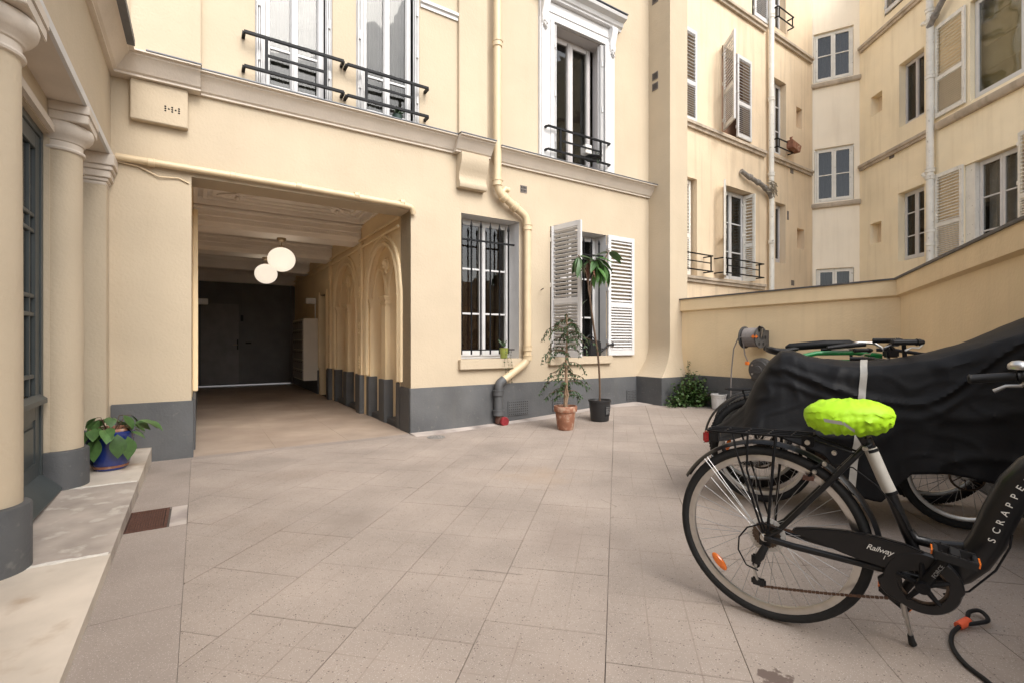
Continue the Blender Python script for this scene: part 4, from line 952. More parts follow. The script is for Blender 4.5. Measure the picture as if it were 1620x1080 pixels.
pipe(rear, FR, [(2.13, -.10, 9.7), (2.13, -.10, 2.0)], .062, 'whiteaged', collars=[((2.13, -.1, z), Zv) for z in (7.15, 7.35, 6.1, 4.33, 4.2, 3.2, 2.95)], name='downpipe')
pipe(rear, FR, [(2.13, -.12, 7.02), (2.30, -.13, 7.18), (2.62, -.12, 7.5), (2.9, -.12, 8.0)], .05, 'leadpipe', name='branch_pipe', collars=[((2.28, -.13, 7.16), (1, 0, 1))])
pipe(rear, FR, [(2.13, -.12, 4.16), (2.06, -.13, 4.24), (1.98, -.10, 4.30)], .04, 'whiteaged', name='pipe_branch')
pipe(rear, FR, [(2.13, -.12, 7.08), (2.06, -.13, 7.16), (1.96, -.10, 7.2)], .04, 'whiteaged', name='pipe_branch')

# ================================================================== YARD WALL
yard = thing('yard_wall', FW1, 'ochre cream yard wall with projecting coping behind the bicycles', 'wall')
L1 = math.hypot(4.32 - 2.82, 5.415 - 7.75); L2 = 5.2
def ywall(fr, L, zf, plinth=True, ext0=0, ext1=0):
    m = MB(fr); n = 10; vs = []; fs = []
    secs = [(0, -.2), (0, None), (-.045, None), (-.045, 1), (.28, 1), (.28, -.2)]
    for i in range(n + 1):
        x = -ext0 + (L + ext0 + ext1) * i / n; t = zf(x)
        for y, z in ((0, -.2), (0, t - .205), (-.045, t - .185), (-.045, t - .012), (.28, t - .012), (.28, -.2)): vs.append((x, y, z))
    for i in range(n):
        for k in range(6): fs.append((i * 6 + k, i * 6 + (k + 1) % 6, i * 6 + 6 + (k + 1) % 6, i * 6 + 6 + k))
    fs += [list(range(6)), list(range(n * 6, n * 6 + 6))]
    m.add(vs, fs); m.build('wall_panel', 'yard', yard, smooth=False)
    m = MB(fr); vs = []
    for i in range(n + 1):
        x = -ext0 + (L + ext0 + ext1) * i / n; t = zf(x)
        for y, z in ((-.065, t - .012), (-.07, t + .006), (.12, t + .02), (.30, t + .006), (.30, t - .0115)): vs.append((x, y, z))
    fs = [(i * 5 + k, i * 5 + (k + 1) % 5, i * 5 + 5 + (k + 1) % 5, i * 5 + 5 + k) for i in range(n) for k in range(5)] + [list(range(5)), list(range(n * 5, n * 5 + 5))]
    m.add(vs, fs); m.build('coping', 'zinc', yard, smooth=False)
ywall(FW1, L1, lambda x: 1.775 + .02 * x / L1, ext0=.4, ext1=.0)
ywall(FW2, L2, lambda x: 1.795 + .065 * min(1, x / 2.56), ext0=.0)
plinthbox(yard, FW1, -.1, L1 - .0, -.022, -.001, .58); plinthbox(yard, FW2, 0, L2, -.022, -.001, .5)
MB(FW1).box(.2, 1.0, -.06, -.023, -.05, .34).build('plinth_ledge', 'plinth', yard, bevel=.006)
m = MB(FM); m.tube([(4.54, -.5, 1.735), (4.6, -.53, 1.74), (4.66, -.56, 1.78)], .012, 6); m.build('coping_hook', 'black', yard)
#@@SPLIT objects
# ================================================================== BICYCLES
def arc(cx, cz, r, a0, a1, n, y=0): return [(cx + r * math.cos(R(a0 + (a1 - a0) * i / n)), y, cz + r * math.sin(R(a0 + (a1 - a0) * i / n))) for i in range(n + 1)]
def wheel(parent, F, x, z, R_=.341, tw=.021, nsp=36, disc=False, reflectors=(), rimmat='alu', knobby=False, spokes=True):
    C = F @ T(x, 0, z)
    N = 72
    wn = MB(C).tube([((R_ - tw) * math.cos(2 * math.pi * i / N), 0, (R_ - tw) * math.sin(2 * math.pi * i / N)) for i in range(N)], tw, 10, closed=True).build('wheel', 'rubber', parent, ang=60, label=None)
    ri = R_ - 2 * tw
    m = MB(C); prof = [(-.011, ri + .004), (-.012, ri - .008), (-.007, ri - .020), (.007, ri - .020), (.012, ri - .008), (.011, ri + .004)]
    vs = []; k = len(prof)
    for i in range(N):
        a = 2 * math.pi * i / N
        for y, r in prof: vs.append((r * math.cos(a), y, r * math.sin(a)))
    m.add(vs, [(i * k + j, i * k + (j + 1) % k, ((i + 1) % N) * k + (j + 1) % k, ((i + 1) % N) * k + j) for i in range(N) for j in range(k)])
    m.build('rim', rimmat, wn, ang=50)
    m = MB(C); m.lathe([(.001, -.05), (.009, -.05), (.009, -.036), (.024, -.034), (.024, -.028), (.014, -.022), (.014, .022), (.024, .028), (.024, .034), (.009, .036), (.009, .05), (.001, .05)], (0, 0, 0), 18, axis='y'); m.build('hub', 'alu', wn)
    if spokes:
        for i in range(nsp):
            a = 2 * math.pi * i / nsp; s_ = 1 if i % 2 else -1; lead = (1 if (i // 2) % 2 else -1) * 1.15
            P0 = (.022 * math.cos(a + lead), s_ * .031, .022 * math.sin(a + lead)); P1 = ((ri - .018) * math.cos(a), s_ * .002, (ri - .018) * math.sin(a))
            MB(C).tube([P0, P1], .0011 if F is FK else .0014, 5, caps=False).build('spoke', 'steel', wn)
    if knobby:
        kb = MB(C)
        for i in range(90):
            a = 2 * math.pi * i / 90
            for y in (-.014, 0, .014):
                rr = R_ - abs(y) * .35; a2 = a + (.03 if y == 0 else 0)
                kb.box(0, 0, 0, 0, 0, 0) if False else None
                c, s_ = math.cos(a2), math.sin(a2)
                q = [((rr + dr) * c - tt * s_, y + dy, (rr + dr) * s_ + tt * c) for dr in (-.002, .004) for dy, tt in ((-.005, -.006), (.005, -.006), (.005, .006), (-.005, .006))]
                kb.add(q, [(0, 3, 2, 1), (4, 5, 6, 7), (0, 1, 5, 4), (1, 2, 6, 5), (2, 3, 7, 6), (3, 0, 4, 7)])
        kb.build('tread', 'rubber', wn, kind='stuff')
    if disc:
        m = MB(C); N2 = 24
        m.tube([(.078 * math.cos(2 * math.pi * i / N2), -.045, .078 * math.sin(2 * math.pi * i / N2)) for i in range(N2)], .006, 4, closed=True)
        for i in range(6):
            a = i * math.pi / 3; m.tube([(.02 * math.cos(a), -.045, .02 * math.sin(a)), (.076 * math.cos(a + .5), -.045, .076 * math.sin(a + .5))], .003, 4)
        m.build('brake_disc', 'dirtysteel', wn)
    for ang, rr in reflectors:
        c = Vector((rr * math.cos(R(ang)), -.012, rr * math.sin(R(ang))))
        mm = MB(C @ T(*c) @ RY(-ang)); mm.lathe([(.0005, -.007), (.8, -.006), (1, -.002), (1, .004), (.0005, .005)], (0, 0, 0), 20, axis='y')
        for q in mm.v: pass
        mm.v = [Vector((v.x * .016, v.y, v.z * .040)) for v in mm.v]
        mm.build('spoke_reflector', 'orange', wn)
    return wn
def fender(parent, F, x, z, r, a0, a1, w_=.045, mat='bikeblack', name='mudguard'):
    m = MB(F); n = 36; k = 5; vs = []
    for i in range(n + 1):
        a = R(a0 + (a1 - a0) * i / n)
        for j in range(k):
            yy = -w_ / 2 + w_ * j / (k - 1); rr = r - .014 * (2 * yy / w_) ** 2
            vs.append((x + rr * math.cos(a), yy, z + rr * math.sin(a)))
    b = len(vs)
    for i in range(n + 1):
        a = R(a0 + (a1 - a0) * i / n)
        for j in range(k):
            yy = (-w_ / 2 + w_ * j / (k - 1)) * .94; rr = r - .003 - .014 * (2 * yy / w_) ** 2
            vs.append((x + rr * math.cos(a), yy, z + rr * math.sin(a)))
    fs = []
    for i in range(n):
        for j in range(k - 1):
            fs.append((i * k + j, i * k + j + 1, (i + 1) * k + j + 1, (i + 1) * k + j)); fs.append((b + i * k + j, b + (i + 1) * k + j, b + (i + 1) * k + j + 1, b + i * k + j + 1))
        fs.append((i * k, (i + 1) * k, b + (i + 1) * k, b + i * k)); fs.append((i * k + k - 1, b + i * k + k - 1, b + (i + 1) * k + k - 1, (i + 1) * k + k - 1))
    for i in (0, n):
        for j in range(k - 1): fs.append((i * k + j, i * k + j + 1, b + i * k + j + 1, b + i * k + j))
    m.add(vs, fs); return m.build(name, mat, parent)
def saddle(parent, F, x, z, mat='plastic', L=.26):
    m = MB(F); secs = [(-.5, .055, .030), (-.42, .085, .042), (-.25, .090, .045), (-.08, .062, .036), (.12, .034, .030), (.35, .025, .026), (.47, .018, .02), (.5, .005, .008)]
    vs = []; k = 14
    for t, hw, h in secs:
        for j in range(k):
            a = 2 * math.pi * j / k
            vs.append((x + t * L, hw * math.cos(a), z - .02 + (h * .5 if math.sin(a) > 0 else h * .9) * math.sin(a) + .012 * (abs(t) > .3)))
    n = len(secs)
    fs = [(i * k + j, i * k + (j + 1) % k, (i + 1) * k + (j + 1) % k, (i + 1) * k + j) for i in range(n - 1) for j in range(k)] + [list(range(k))[::-1], list(range((n - 1) * k, n * k))]
    m.add(vs, fs); return m.build('saddle', mat, parent, ang=60)
def handlebar(parent, F, x, z, half=.28, sweep=.2, drop=-.03, mat='black', rise=0):
    pts = [(x - sweep * q, s * half * r_, z + dz) for (s, q, r_, dz) in
           ((-1, 1, 1, drop), (-1, .42, .93, drop * .5), (-1, .02, .62, 0), (-1, 0, .2, 0), (1, 0, .2, 0), (1, .02, .62, 0), (1, .42, .93, drop * .5), (1, 1, 1, drop))]
    hb = MB(F).tube(pts, .0115, 12).build('handlebar', mat, parent, ang=60)
    for s in (-1, 1):
        A = Vector((x - sweep, s * half, z + drop)); Bv = Vector((x - sweep * .42, s * half * .93, z + drop * .5)); dr = (Bv - A).normalized() * .115
        MB(F).tube([A - dr * .05, A, A + dr * .05, A + dr * .95, A + dr], [.012, .0175, .016, .0155, .018], 14).build('grip', 'plastic', hb)
        c0 = A + dr * 1.04
        MB(F).tube([c0, c0 + dr * .06, c0 + dr * .12, c0 + dr * .2, c0 + dr * .3], [.02, .017, .019, .015, .012], 12).build('lever_clamp', 'plastic', hb)
        MB(F).tube([c0 + dr * .25 + Vector((.0, 0, -.012)), c0 + dr * .0 + Vector((.01, 0, -.032)), A + dr * .7 + Vector((.012, 0, -.030)), A + dr * .45 + Vector((.01, 0, -.046))], [.006, .006, .0055, .007], 8).build('brake_lever', 'alu', hb)
    return hb
# ---------------- the near bicycle, every part measured
FK = frame(1.0206, 1.94, .777, -.629) 
FK = FK @ RX(1.2)
bk = thing('city_bicycle', FK, 'black step-through city bicycle with fluorescent yellow saddle cover, nearest in the yard', 'bicycle', None)
HZ = .345
wheel(bk, FK, 0, HZ, .342, .019, 36, reflectors=((222, .245),))
wheel(bk, FK, 1.13, HZ, .342, .019, 36, reflectors=((40, .245),))
fb = MB(FK)
tb = [(.468, 0, .31), (.515, 0, .318), (.560, 0, .357), (.595, 0, .405), (.628, 0, .478), (.656, 0, .57), (.690, 0, .66), (.725, 0, .715), (.78, 0, .765), (.86, 0, .80), (.93, 0, .82)]
fr_ = MB(FK).tube(tb, [.026, .034, .040, .043, .044, .044, .044, .043, .041, .037, .034], 20).build('frame', 'bikeblack', bk, ang=60)
MB(FK).tube([(.468, 0, .31), (.44, 0, .42), (.375, 0, .60), (.315, 0, .76)], .018, 14).build('seat_tube', 'bikeblack', fr_, ang=60)
MB(FK).tube([(.435, 0, .455), (.452, 0, .432), (.50, 0, .428), (.57, 0, .438), (.63, 0, .452)], .0165, 12).build('brace_tube', 'bikeblack', fr_, ang=60)
for s in (-1, 1):
    MB(FK).tube([(.0, s * .062, HZ), (.05, s * .062, .385), (.20, s * .045, .58), (.31, s * .022, .725), (.33, s * .01, .74)], .0095, 10).build('seat_stay', 'bikeblack', fr_, ang=60)
    MB(FK).tube([(.0, s * .062, HZ), (.1, s * .058, .335), (.3, s * .045, .325), (.468, s * .02, .31)], .0125, 10).build('chain_stay', 'bikeblack', fr_, ang=60)
    MB(FK).box(-.018, .022, s * .058, s * .064, HZ - .03, HZ + .02).build('dropout', 'bikeblack', fr_)
MB(FK).tube([(.92, 0, .92), (.96, 0, .74)], .023, 16).build('head_tube', 'bikeblack', fr_)
MB(FK).tube([(.96, 0, .74), (.968, 0, .70)], .026, 16).build('headset', 'alu', fr_)
fk_ = MB(FK).tube([(.968, -.052, .70), (.968, .052, .70)], .018, 10).build('fork', 'bikeblack', bk)
for s in (-1, 1): MB(FK).tube([(.968, s * .05, .705), (1.02, s * .052, .56), (1.07, s * .054, .44), (1.13, s * .056, HZ)], [.013, .012, .010, .008], 10).build('fork_blade', 'bikeblack', fk_, ang=60)
MB(FK).tube([(.925, 0, .90), (.905, 0, .97), (.93, 0, 1.005)], .0135, 12).build('stem', 'black', bk, ang=60)
FH = FK @ T(.93, 0, 0) @ RZ(8) @ T(-.93, 0, 0)
hb = handlebar(bk, FH, .94, 1.005, .29, .30, -.043)
m = MB(FH); m.lathe([(.001, .0), (.027, .0), (.030, .006), (.028, .018), (.018, .028), (.001, .031)], (.765, .285, 1.0), 20); m.build('bell', 'alu', hb)
m = MB(FH); m.tube([(.765, .285, .97), (.765, .285, 1.0)], .008, 8); m.build('bell_clamp', 'plastic', hb)
fender(bk, FK, 0, HZ, .368, 151, 4); fender(bk, FK, 1.13, HZ, .368, 175, 20)
# mudguard stays
for s in (-1, 1):
    m = MB(FK).tube([(.0, s * .07, HZ + .005), (-.235, s * .026, HZ + .262)], .0018, 6).build('mudguard_stay', 'steel', bk)
    MB(FK).tube([(.0, s * .07, HZ + .005), (-.225, s * .026, HZ + .272)], .0018, 6).build('mudguard_stay', 'steel', bk)
# rack
rk = MB(FK).tube([(.15, -.055, .748), (-.17, -.055, .735), (-.215, -.045, .733), (-.225, 0, .733), (-.215, .045, .733), (-.17, .055, .735), (.15, .055, .748), (.16, 0, .749)], .0045, 8, closed=True).build('pannier_rack', 'black', bk)
for y in (-.018, .018): MB(FK).tube([(.155, y, .749), (-.22, y, .734)], .0035, 6).build('rack_wire', 'black', rk)
for x in (-.15, -.07, .01, .09): MB(FK).tube([(x, -.055, .736 + (x + .15) * .04), (x, .055, .736 + (x + .15) * .04)], .0035, 6).build('rack_wire', 'black', rk)
for s in (-1, 1):
    MB(FK).tube([(-.115, s * .055, .735), (-.10, s * .07, .67), (-.004, s * .07, HZ + .02)], .0042, 8).build('rack_strut', 'black', rk)
    MB(FK).tube([(-.06, s * .055, .737), (-.06, s * .07, .60), (.004, s * .072, HZ + .03)], .0042, 8).build('rack_strut', 'black', rk) if s < 0 else None
    MB(FK).tube([(.04, s * .055, .742), (.035, s * .07, .67), (.012, s * .07, HZ + .02)], .0055, 8).build('rack_strut', 'black', rk)
    MB(FK).tube([(.15, s * .055, .748), (.17, s * .04, .735), (.30, s * .02, .70)], .004, 8).build('rack_arm', 'black', rk)
MB(FK).box(.125, .165, -.062, -.05, .715, .755).build('rack_clamp', 'black', rk, bevel=.003)
MB(FK).tube([(.145, -.07, .733), (.145, -.06, .733)], .009, 10).build('rack_bolt', 'alu', rk)
tl = MB(FK).box(-.245, -.222, -.02, .02, .675, .722).build('tail_light', 'red', bk, bevel=.006)
MB(FK).box(-.222, -.185, -.016, .016, .68, .728).build('light_housing', 'plastic', tl, bevel=.005)
# seat post, saddle, its cover
sp = MB(FK).tube([(.335, 0, .70), (.268, 0, .83)], .0138, 14).build('seat_post', 'bikeblack', bk)
MB(FK).tube([(.3275, 0, .725), (.3645, 0, .625), (.385, 0, .575)], .0205, 16).build('grey_band', 'greyband', fr_)
for q in ((.330, .722), (.383, .583)): MB(FK).tube([(q[0], 0, q[1]), (q[0] + .004, 0, q[1] - .01)], .0212, 16).build('band_ring', 'black', fr_)
saddle(bk, FK, .268, .84, L=.21)
m = MB(FK); vs = []; k = 64; n = 60
for i in range(n + 1):
    t = -1 + 2 * i / n
    hw = .106 * max(0, 1 - abs(t) ** 3.2) ** .5 * (1 - .30 * smooth(-.2, 1, t))
    for j in range(k):
        a = 2 * math.pi * j / k; ca, sa = math.cos(a), math.sin(a)
        top = .054 * max(0, 1 - abs(t) ** 2.6) ** .55; bot = .072 * max(0, 1 - abs(t) ** 3.5) ** .5
        sg = (abs(ca) ** .8) * (1 if ca > 0 else -1)
        wr = noise.noise(Vector((t * 5, ca * 3, sa * 3))) * .006 + noise.noise(Vector((t * 13, ca * 7 + 3, sa * 5))) * .0035
        zz = (top if sa > 0 else bot) * sa
        cr_ = max(0, 1 - 6 * abs(noise.noise(Vector((t * 4.2 + sa * 2, ca * 2.3, sa * 3.1 + 5))))) * .0008 + max(0, 1 - 6 * abs(noise.noise(Vector((t * 9 - sa * 3, ca * 4, sa * 4 + 1))))) * .0002
        wr += cr_
        if sa < -.35: zz += .0035 * math.sin(t * 31 + 2 * math.sin(t * 7))
        vs.append((.262 + t * .138, sg * hw * (1 + (.04 if sa < 0 else 0)) + wr, .838 + zz + wr + .006 * t))
fs = [(i * k + j, i * k + (j + 1) % k, (i + 1) * k + (j + 1) % k, (i + 1) * k + j) for i in range(n) for j in range(k)] + [list(range(k))[::-1], list(range(n * k, n * k + k))]
m.add(vs, fs); sc = m.build('saddle_cover', 'neon', bk, ang=50)
def on_cover(t, zf):     # point on the cover's near flank
    hw = .106 * max(0, 1 - abs(t) ** 3.2) ** .5 * (1 - .30 * smooth(-.2, 1, t))
    top = .054 * max(0, 1 - abs(t) ** 2.6) ** .55; bot = .072 * max(0, 1 - abs(t) ** 3.5) ** .5
    s_ = zf; ca = math.sqrt(max(0, 1 - s_ * s_))
    return Vector((.262 + t * .138, -(abs(ca) ** .8) * hw * (1.04 if s_ < 0 else 1) - .0105, .838 + (top if s_ > 0 else bot) * s_ + .006 * t))
for (p0, p1) in (((-.42, -.12), (-.02, -.22)), ((-.02, -.22), (.20, -.62))):
    m = MB(FK); vs = []
    for i in range(6):
        t = p0[0] + (p1[0] - p0[0]) * i / 5; z_ = p0[1] + (p1[1] - p0[1]) * i / 5
        wdt = .05; vs += [on_cover(t - .03 * (p1[0] < .0 or 0), z_ + .10), on_cover(t, z_ - .07)]
    m.add(vs, [(2 * i, 2 * i + 1, 2 * i + 3, 2 * i + 2) for i in range(5)]); m.build('reflective_strip', 'silver', sc, recalc=False)
# drivetrain
YD = -.052
cg_out = [(.092, .392), (.10, .407), (.18, .424), (.249, .434), (.31, .437), (.367, .435), (.426, .428), (.47, .415), (.52, .39)]
cg_low = [(.39, .325), (.367, .336), (.30, .343), (.249, .353), (.18, .371), (.12, .382)]
m = MB(FK); pts = [(x, YD - .014, z) for x, z in cg_out + [(.50, .365), (.44, .345)] + cg_low]
m.prism(pts, (0, .022, 0)); cg = m.build('chain_guard', 'bikeblack', bk, bevel=.004)
m = MB(FK); N = 48; vs = []
for i in range(N):
    a = 2 * math.pi * i / N; ro = .093 + (.022 * smooth(.55, 1, -math.cos(a)) if math.sin(a) < 0 else .006)
    for r, y in ((.066, YD - .016), (ro, YD - .016), (ro + .004, YD - .010), (ro + .004, YD + .006), (.066, YD + .006)):
        vs.append((.468 + r * math.cos(a), y, .310 + r * math.sin(a)))
m.add(vs, [(i * 5 + j, i * 5 + (j + 1) % 5, ((i + 1) % N) * 5 + (j + 1) % 5, ((i + 1) % N) * 5 + j) for i in range(N) for j in range(5)])
m.build('guard_ring', 'bikeblack', cg, ang=40)
MB(FK).prism([(.372, YD - .012, .345), (.415, YD - .012, .36), (.415, YD - .012, .225), (.385, YD - .012, .225), (.370, YD - .012, .26)], (0, .016, 0)).build('guard_web', 'bikeblack', cg, bevel=.003)
cr = MB(FK); cr.lathe([(.001, -.02), (.018, -.02), (.02, -.012), (.02, .02), (.001, .02)], (.468, YD - .03, .31), 20, axis='y')
crk = cr.build('crankset', 'black', bk)
for i in range(5):
    a = R(20 + 72 * i); MB(FK).tube([(.468, YD - .022, .31), (.468 + .07 * math.cos(a), YD - .016, .31 + .07 * math.sin(a))], [.011, .006], 8).build('spider_arm', 'black', crk)
m = MB(FK); N = 42; vs = []
for i in range(N * 2):
    a = math.pi * i / N; r = .071 if i % 2 else .067
    for rr, y in ((.058, YD - .006), (r, YD - .006), (r, YD - .003), (.058, YD - .003)): vs.append((.468 + rr * math.cos(a), y, .31 + rr * math.sin(a)))
m.add(vs, [(i * 4 + j, i * 4 + (j + 1) % 4, ((i + 1) % (2 * N)) * 4 + (j + 1) % 4, ((i + 1) % (2 * N)) * 4 + j) for i in range(2 * N) for j in range(4)]); m.build('chainring', 'dirtysteel', crk, ang=30)
def crankarm(s, ang, L=.165):
    a = R(ang); y0 = s * .075; E_ = Vector((.468 + L * math.cos(a), s * .088, .31 + L * math.sin(a)))
    MB(FK).tube([(.468, y0, .31), (.468 + .3 * L * math.cos(a), y0, .31 + .3 * L * math.sin(a)), tuple(E_)], [.019, .015, .014], 10).build('crank_arm', 'black', crk)
    pe = MB(FK).tube([E_, E_ + Vector((0, s * .09, 0))], .008, 10).build('pedal', 'plastic', crk) 
    m = MB(FK @ T(E_.x, E_.y + s * .055, E_.z) @ RY(8 if s < 0 else 35))
    m.box(-.05, .05, -.045, -.033, -.012, .012); m.box(-.05, .05, .033, .045, -.012, .012); m.box(-.052, -.04, -.033, .033, -.010, .010); m.box(.04, .052, -.033, .033, -.010, .010); m.box(-.012, .012, -.033, .033, -.013, .013)
    for k in range(4):
        for q in (-1, 1): m.box(-.036 + k * .02, -.03 + k * .02, q * .039 - .003, q * .039 + .003, .0125, .019)
    m.build('pedal_body', 'plastic', crk, bevel=.002)
    for q in (-.056, .053): MB(FK @ T(E_.x, E_.y + s * .055, E_.z) @ RY(8 if s < 0 else 35)).box(q, q + .004, -.025, .025, -.007, .007).build('pedal_reflector', 'orange', crk)
crankarm(-1, 63, .160); crankarm(1, 243, .165)
m = MB(FK)
for k, (r, y) in enumerate(((.052, -.030), (.046, -.035), (.040, -.040), (.034, -.045), (.029, -.050))):
    N = 26; vs = []
    for i in range(N * 2):
        a = math.pi * i / N; rr = r if i % 2 else r - .004
        vs += [(rr * math.cos(a), y, HZ + rr * math.sin(a)), (rr * math.cos(a), y + .002, HZ + rr * math.sin(a))]
    m.add(vs, [list(range(0, 4 * N, 2)), list(range(1, 4 * N, 2))] + [(2 * i, 2 * i + 1, (2 * i + 3) % (4 * N), (2 * i + 2) % (4 * N)) for i in range(2 * N)])
cas = m.build('cassette', 'dirtysteel', bk, ang=20)
m = MB(FK); m.lathe([(.001, .0), (.068, .0), (.068, .002), (.001, .002)], (0, -.026, HZ), 30, axis='y'); m.build('spoke_protector', 'bucket', bk)
m = MB(FK); m.lathe([(.001, -.006), (.007, -.006), (.008, .0), (.016, .002), (.016, .006)], (0, -.066, HZ), 16, axis='y'); m.build('axle_nut', 'alu', bk)
# derailleur and its guard wire
dr = MB(FK).tube([(.005, -.07, .315), (-.012, -.078, .275), (-.030, -.07, .245)], [.012, .016, .013], 10).build('derailleur', 'plastic', bk)
MB(FK).box(-.045, -.012, -.078, -.06, .235, .275).build('derailleur_body', 'plastic', dr, bevel=.006)
MB(FK).tube([(-.028, -.068, .25), (-.035, -.066, .205), (-.024, -.062, .17)], [.007, .006, .006], 8).build('cage', 'alu', dr)
for c, r in (((-.03, -.060, .232), .014), ((-.022, -.058, .165), .016)):
    m = MB(FK); m.lathe([(.001, -.003), (r, -.003), (r, .003), (.001, .003)], c, 12, axis='y'); m.build('jockey_wheel', 'plastic', dr)
MB(FK).box(-.048, .004, -.068, -.050, .150, .180).build('cage_plate', 'plastic', dr, bevel=.006)
MB(FK).tube([(.06, -.07, HZ + .045), (.0, -.085, HZ + .062), (-.055, -.09, HZ + .035), (-.085, -.09, HZ - .01), (-.088, -.09, HZ - .06), (-.06, -.085, HZ - .115), (-.02, -.075, HZ - .13)], .003, 8).build('guard_wire', 'black', dr, ang=60)
m = MB(FK)                                                # chain, lower run and upper run, links as short plates
def chain(P0, P1, sag=0, mat='chain'):
    P0 = Vector(P0); P1 = Vector(P1); n = int((P1 - P0).length / .0127)
    c = MB(FK)
    for i in range(n):
        a = P0.lerp(P1, i / n); b = P0.lerp(P1, (i + .86) / n); s0 = -sag * math.sin(math.pi * i / n); a.z += s0; b.z += s0
        for y in (-.0035, .0025): 
            h = .0042 if i % 2 else .0034
            dirv = (b - a).normalized(); nz = Vector((-dirv.z, 0, dirv.x)) * h
            c.prism([a + nz + Vector((0, y, 0)), b + nz + Vector((0, y, 0)), b - nz + Vector((0, y, 0)), a - nz + Vector((0, y, 0))], (0, .0014, 0))
    return c.build('chain', mat, bk, kind='stuff')
chain((-.018, -.056, .148), (.43, YD, .244), .006); chain((.01, -.045, HZ + .044), (.44, YD, .372), 0)
# kickstand
ks = MB(FK).tube([(.405, .03, .275), (.41, .05, .22)], .010, 8).build('kickstand', 'black', bk)
MB(FK).tube([(.41, .05, .225), (.425, .085, .12)], .009, 10).build('stand_leg', 'alu', ks); MB(FK).tube([(.425, .085, .13), (.44, .118, .035)], .0065, 10).build('stand_tube', 'alu', ks)
MB(FK).tube([(.438, .114, .045), (.442, .122, .02), (.445, .128, .008)], [.009, .011, .013], 10).build('stand_foot', 'rubber', ks)
# brake, cables, bolts
br = MB(FK).tube([(.145, -.03, .60), (.165, -.035, .64), (.20, -.02, .66)], .0045, 8).build('rim_brake', 'black', bk)
MB(FK).box(.125, .16, -.034, -.018, .585, .60).build('brake_pad', 'rust', br)
for q in ((.163, .622), (.195, .655), (.315, .728), (.225, .70)): 
    m = MB(FK); m.lathe([(.001, -.005), (.007, -.005), (.009, .0), (.009, .003)], (q[0], -.038, q[1]), 10, axis='y'); m.build('bolt', 'alu', br)
MB(FK).tube([(.20, -.03, .66), (.28, -.032, .655), (.35, -.028, .60), (.41, -.022, .52), (.445, -.02, .44)], .0025, 6).build('brake_cable', 'black', bk)
MB(FK).tube([(.52, -.04, .285), (.58, -.046, .315), (.64, -.047, .40), (.67, -.05, .48), (.675, -.048, .52)], .003, 6).build('gear_cable', 'black', bk)
# lettering on the frame: the letters stand along the big tube
def along(s):
    P = [Vector(q) for q in tb]; L = [0]
    for i in range(1, len(P)): L.append(L[-1] + (P[i] - P[i - 1]).length)
    for i in range(1, len(P)):
        if s <= L[i]:
            return P[i - 1].lerp(P[i], (s - L[i - 1]) / (L[i] - L[i - 1])), (P[i] - P[i - 1]).normalized()
    return P[-1], (P[-1] - P[-2]).normalized()
for i, ch in enumerate('SCRAPPER'):
    c, dv = along(.262 + i * .0305)
    ang = math.degrees(math.atan2(dv.z, dv.x))
    Wm = FK @ T(c.x - .001, -.0445, c.z) @ RY(-ang) @ RX(90) @ T(-.008, -.009, 0)
    text_part(ch, 'lettering', 'print', .025, Wm, fr_)
text_part('Railway', 'lettering', 'print', .026, FK @ T(.318, YD - .0152, .390) @ RY(5) @ RX(90), cg, shear=.35, space=.92)
text_part('1', 'lettering', 'print', .020, FK @ T(.362, YD - .0152, .366) @ RY(5) @ RX(90), cg, shear=.25)
text_part('FORCE', 'lettering', 'printdim', .016, FK @ T(.498, -.1005, .352) @ RY(-63) @ RX(90), crk)

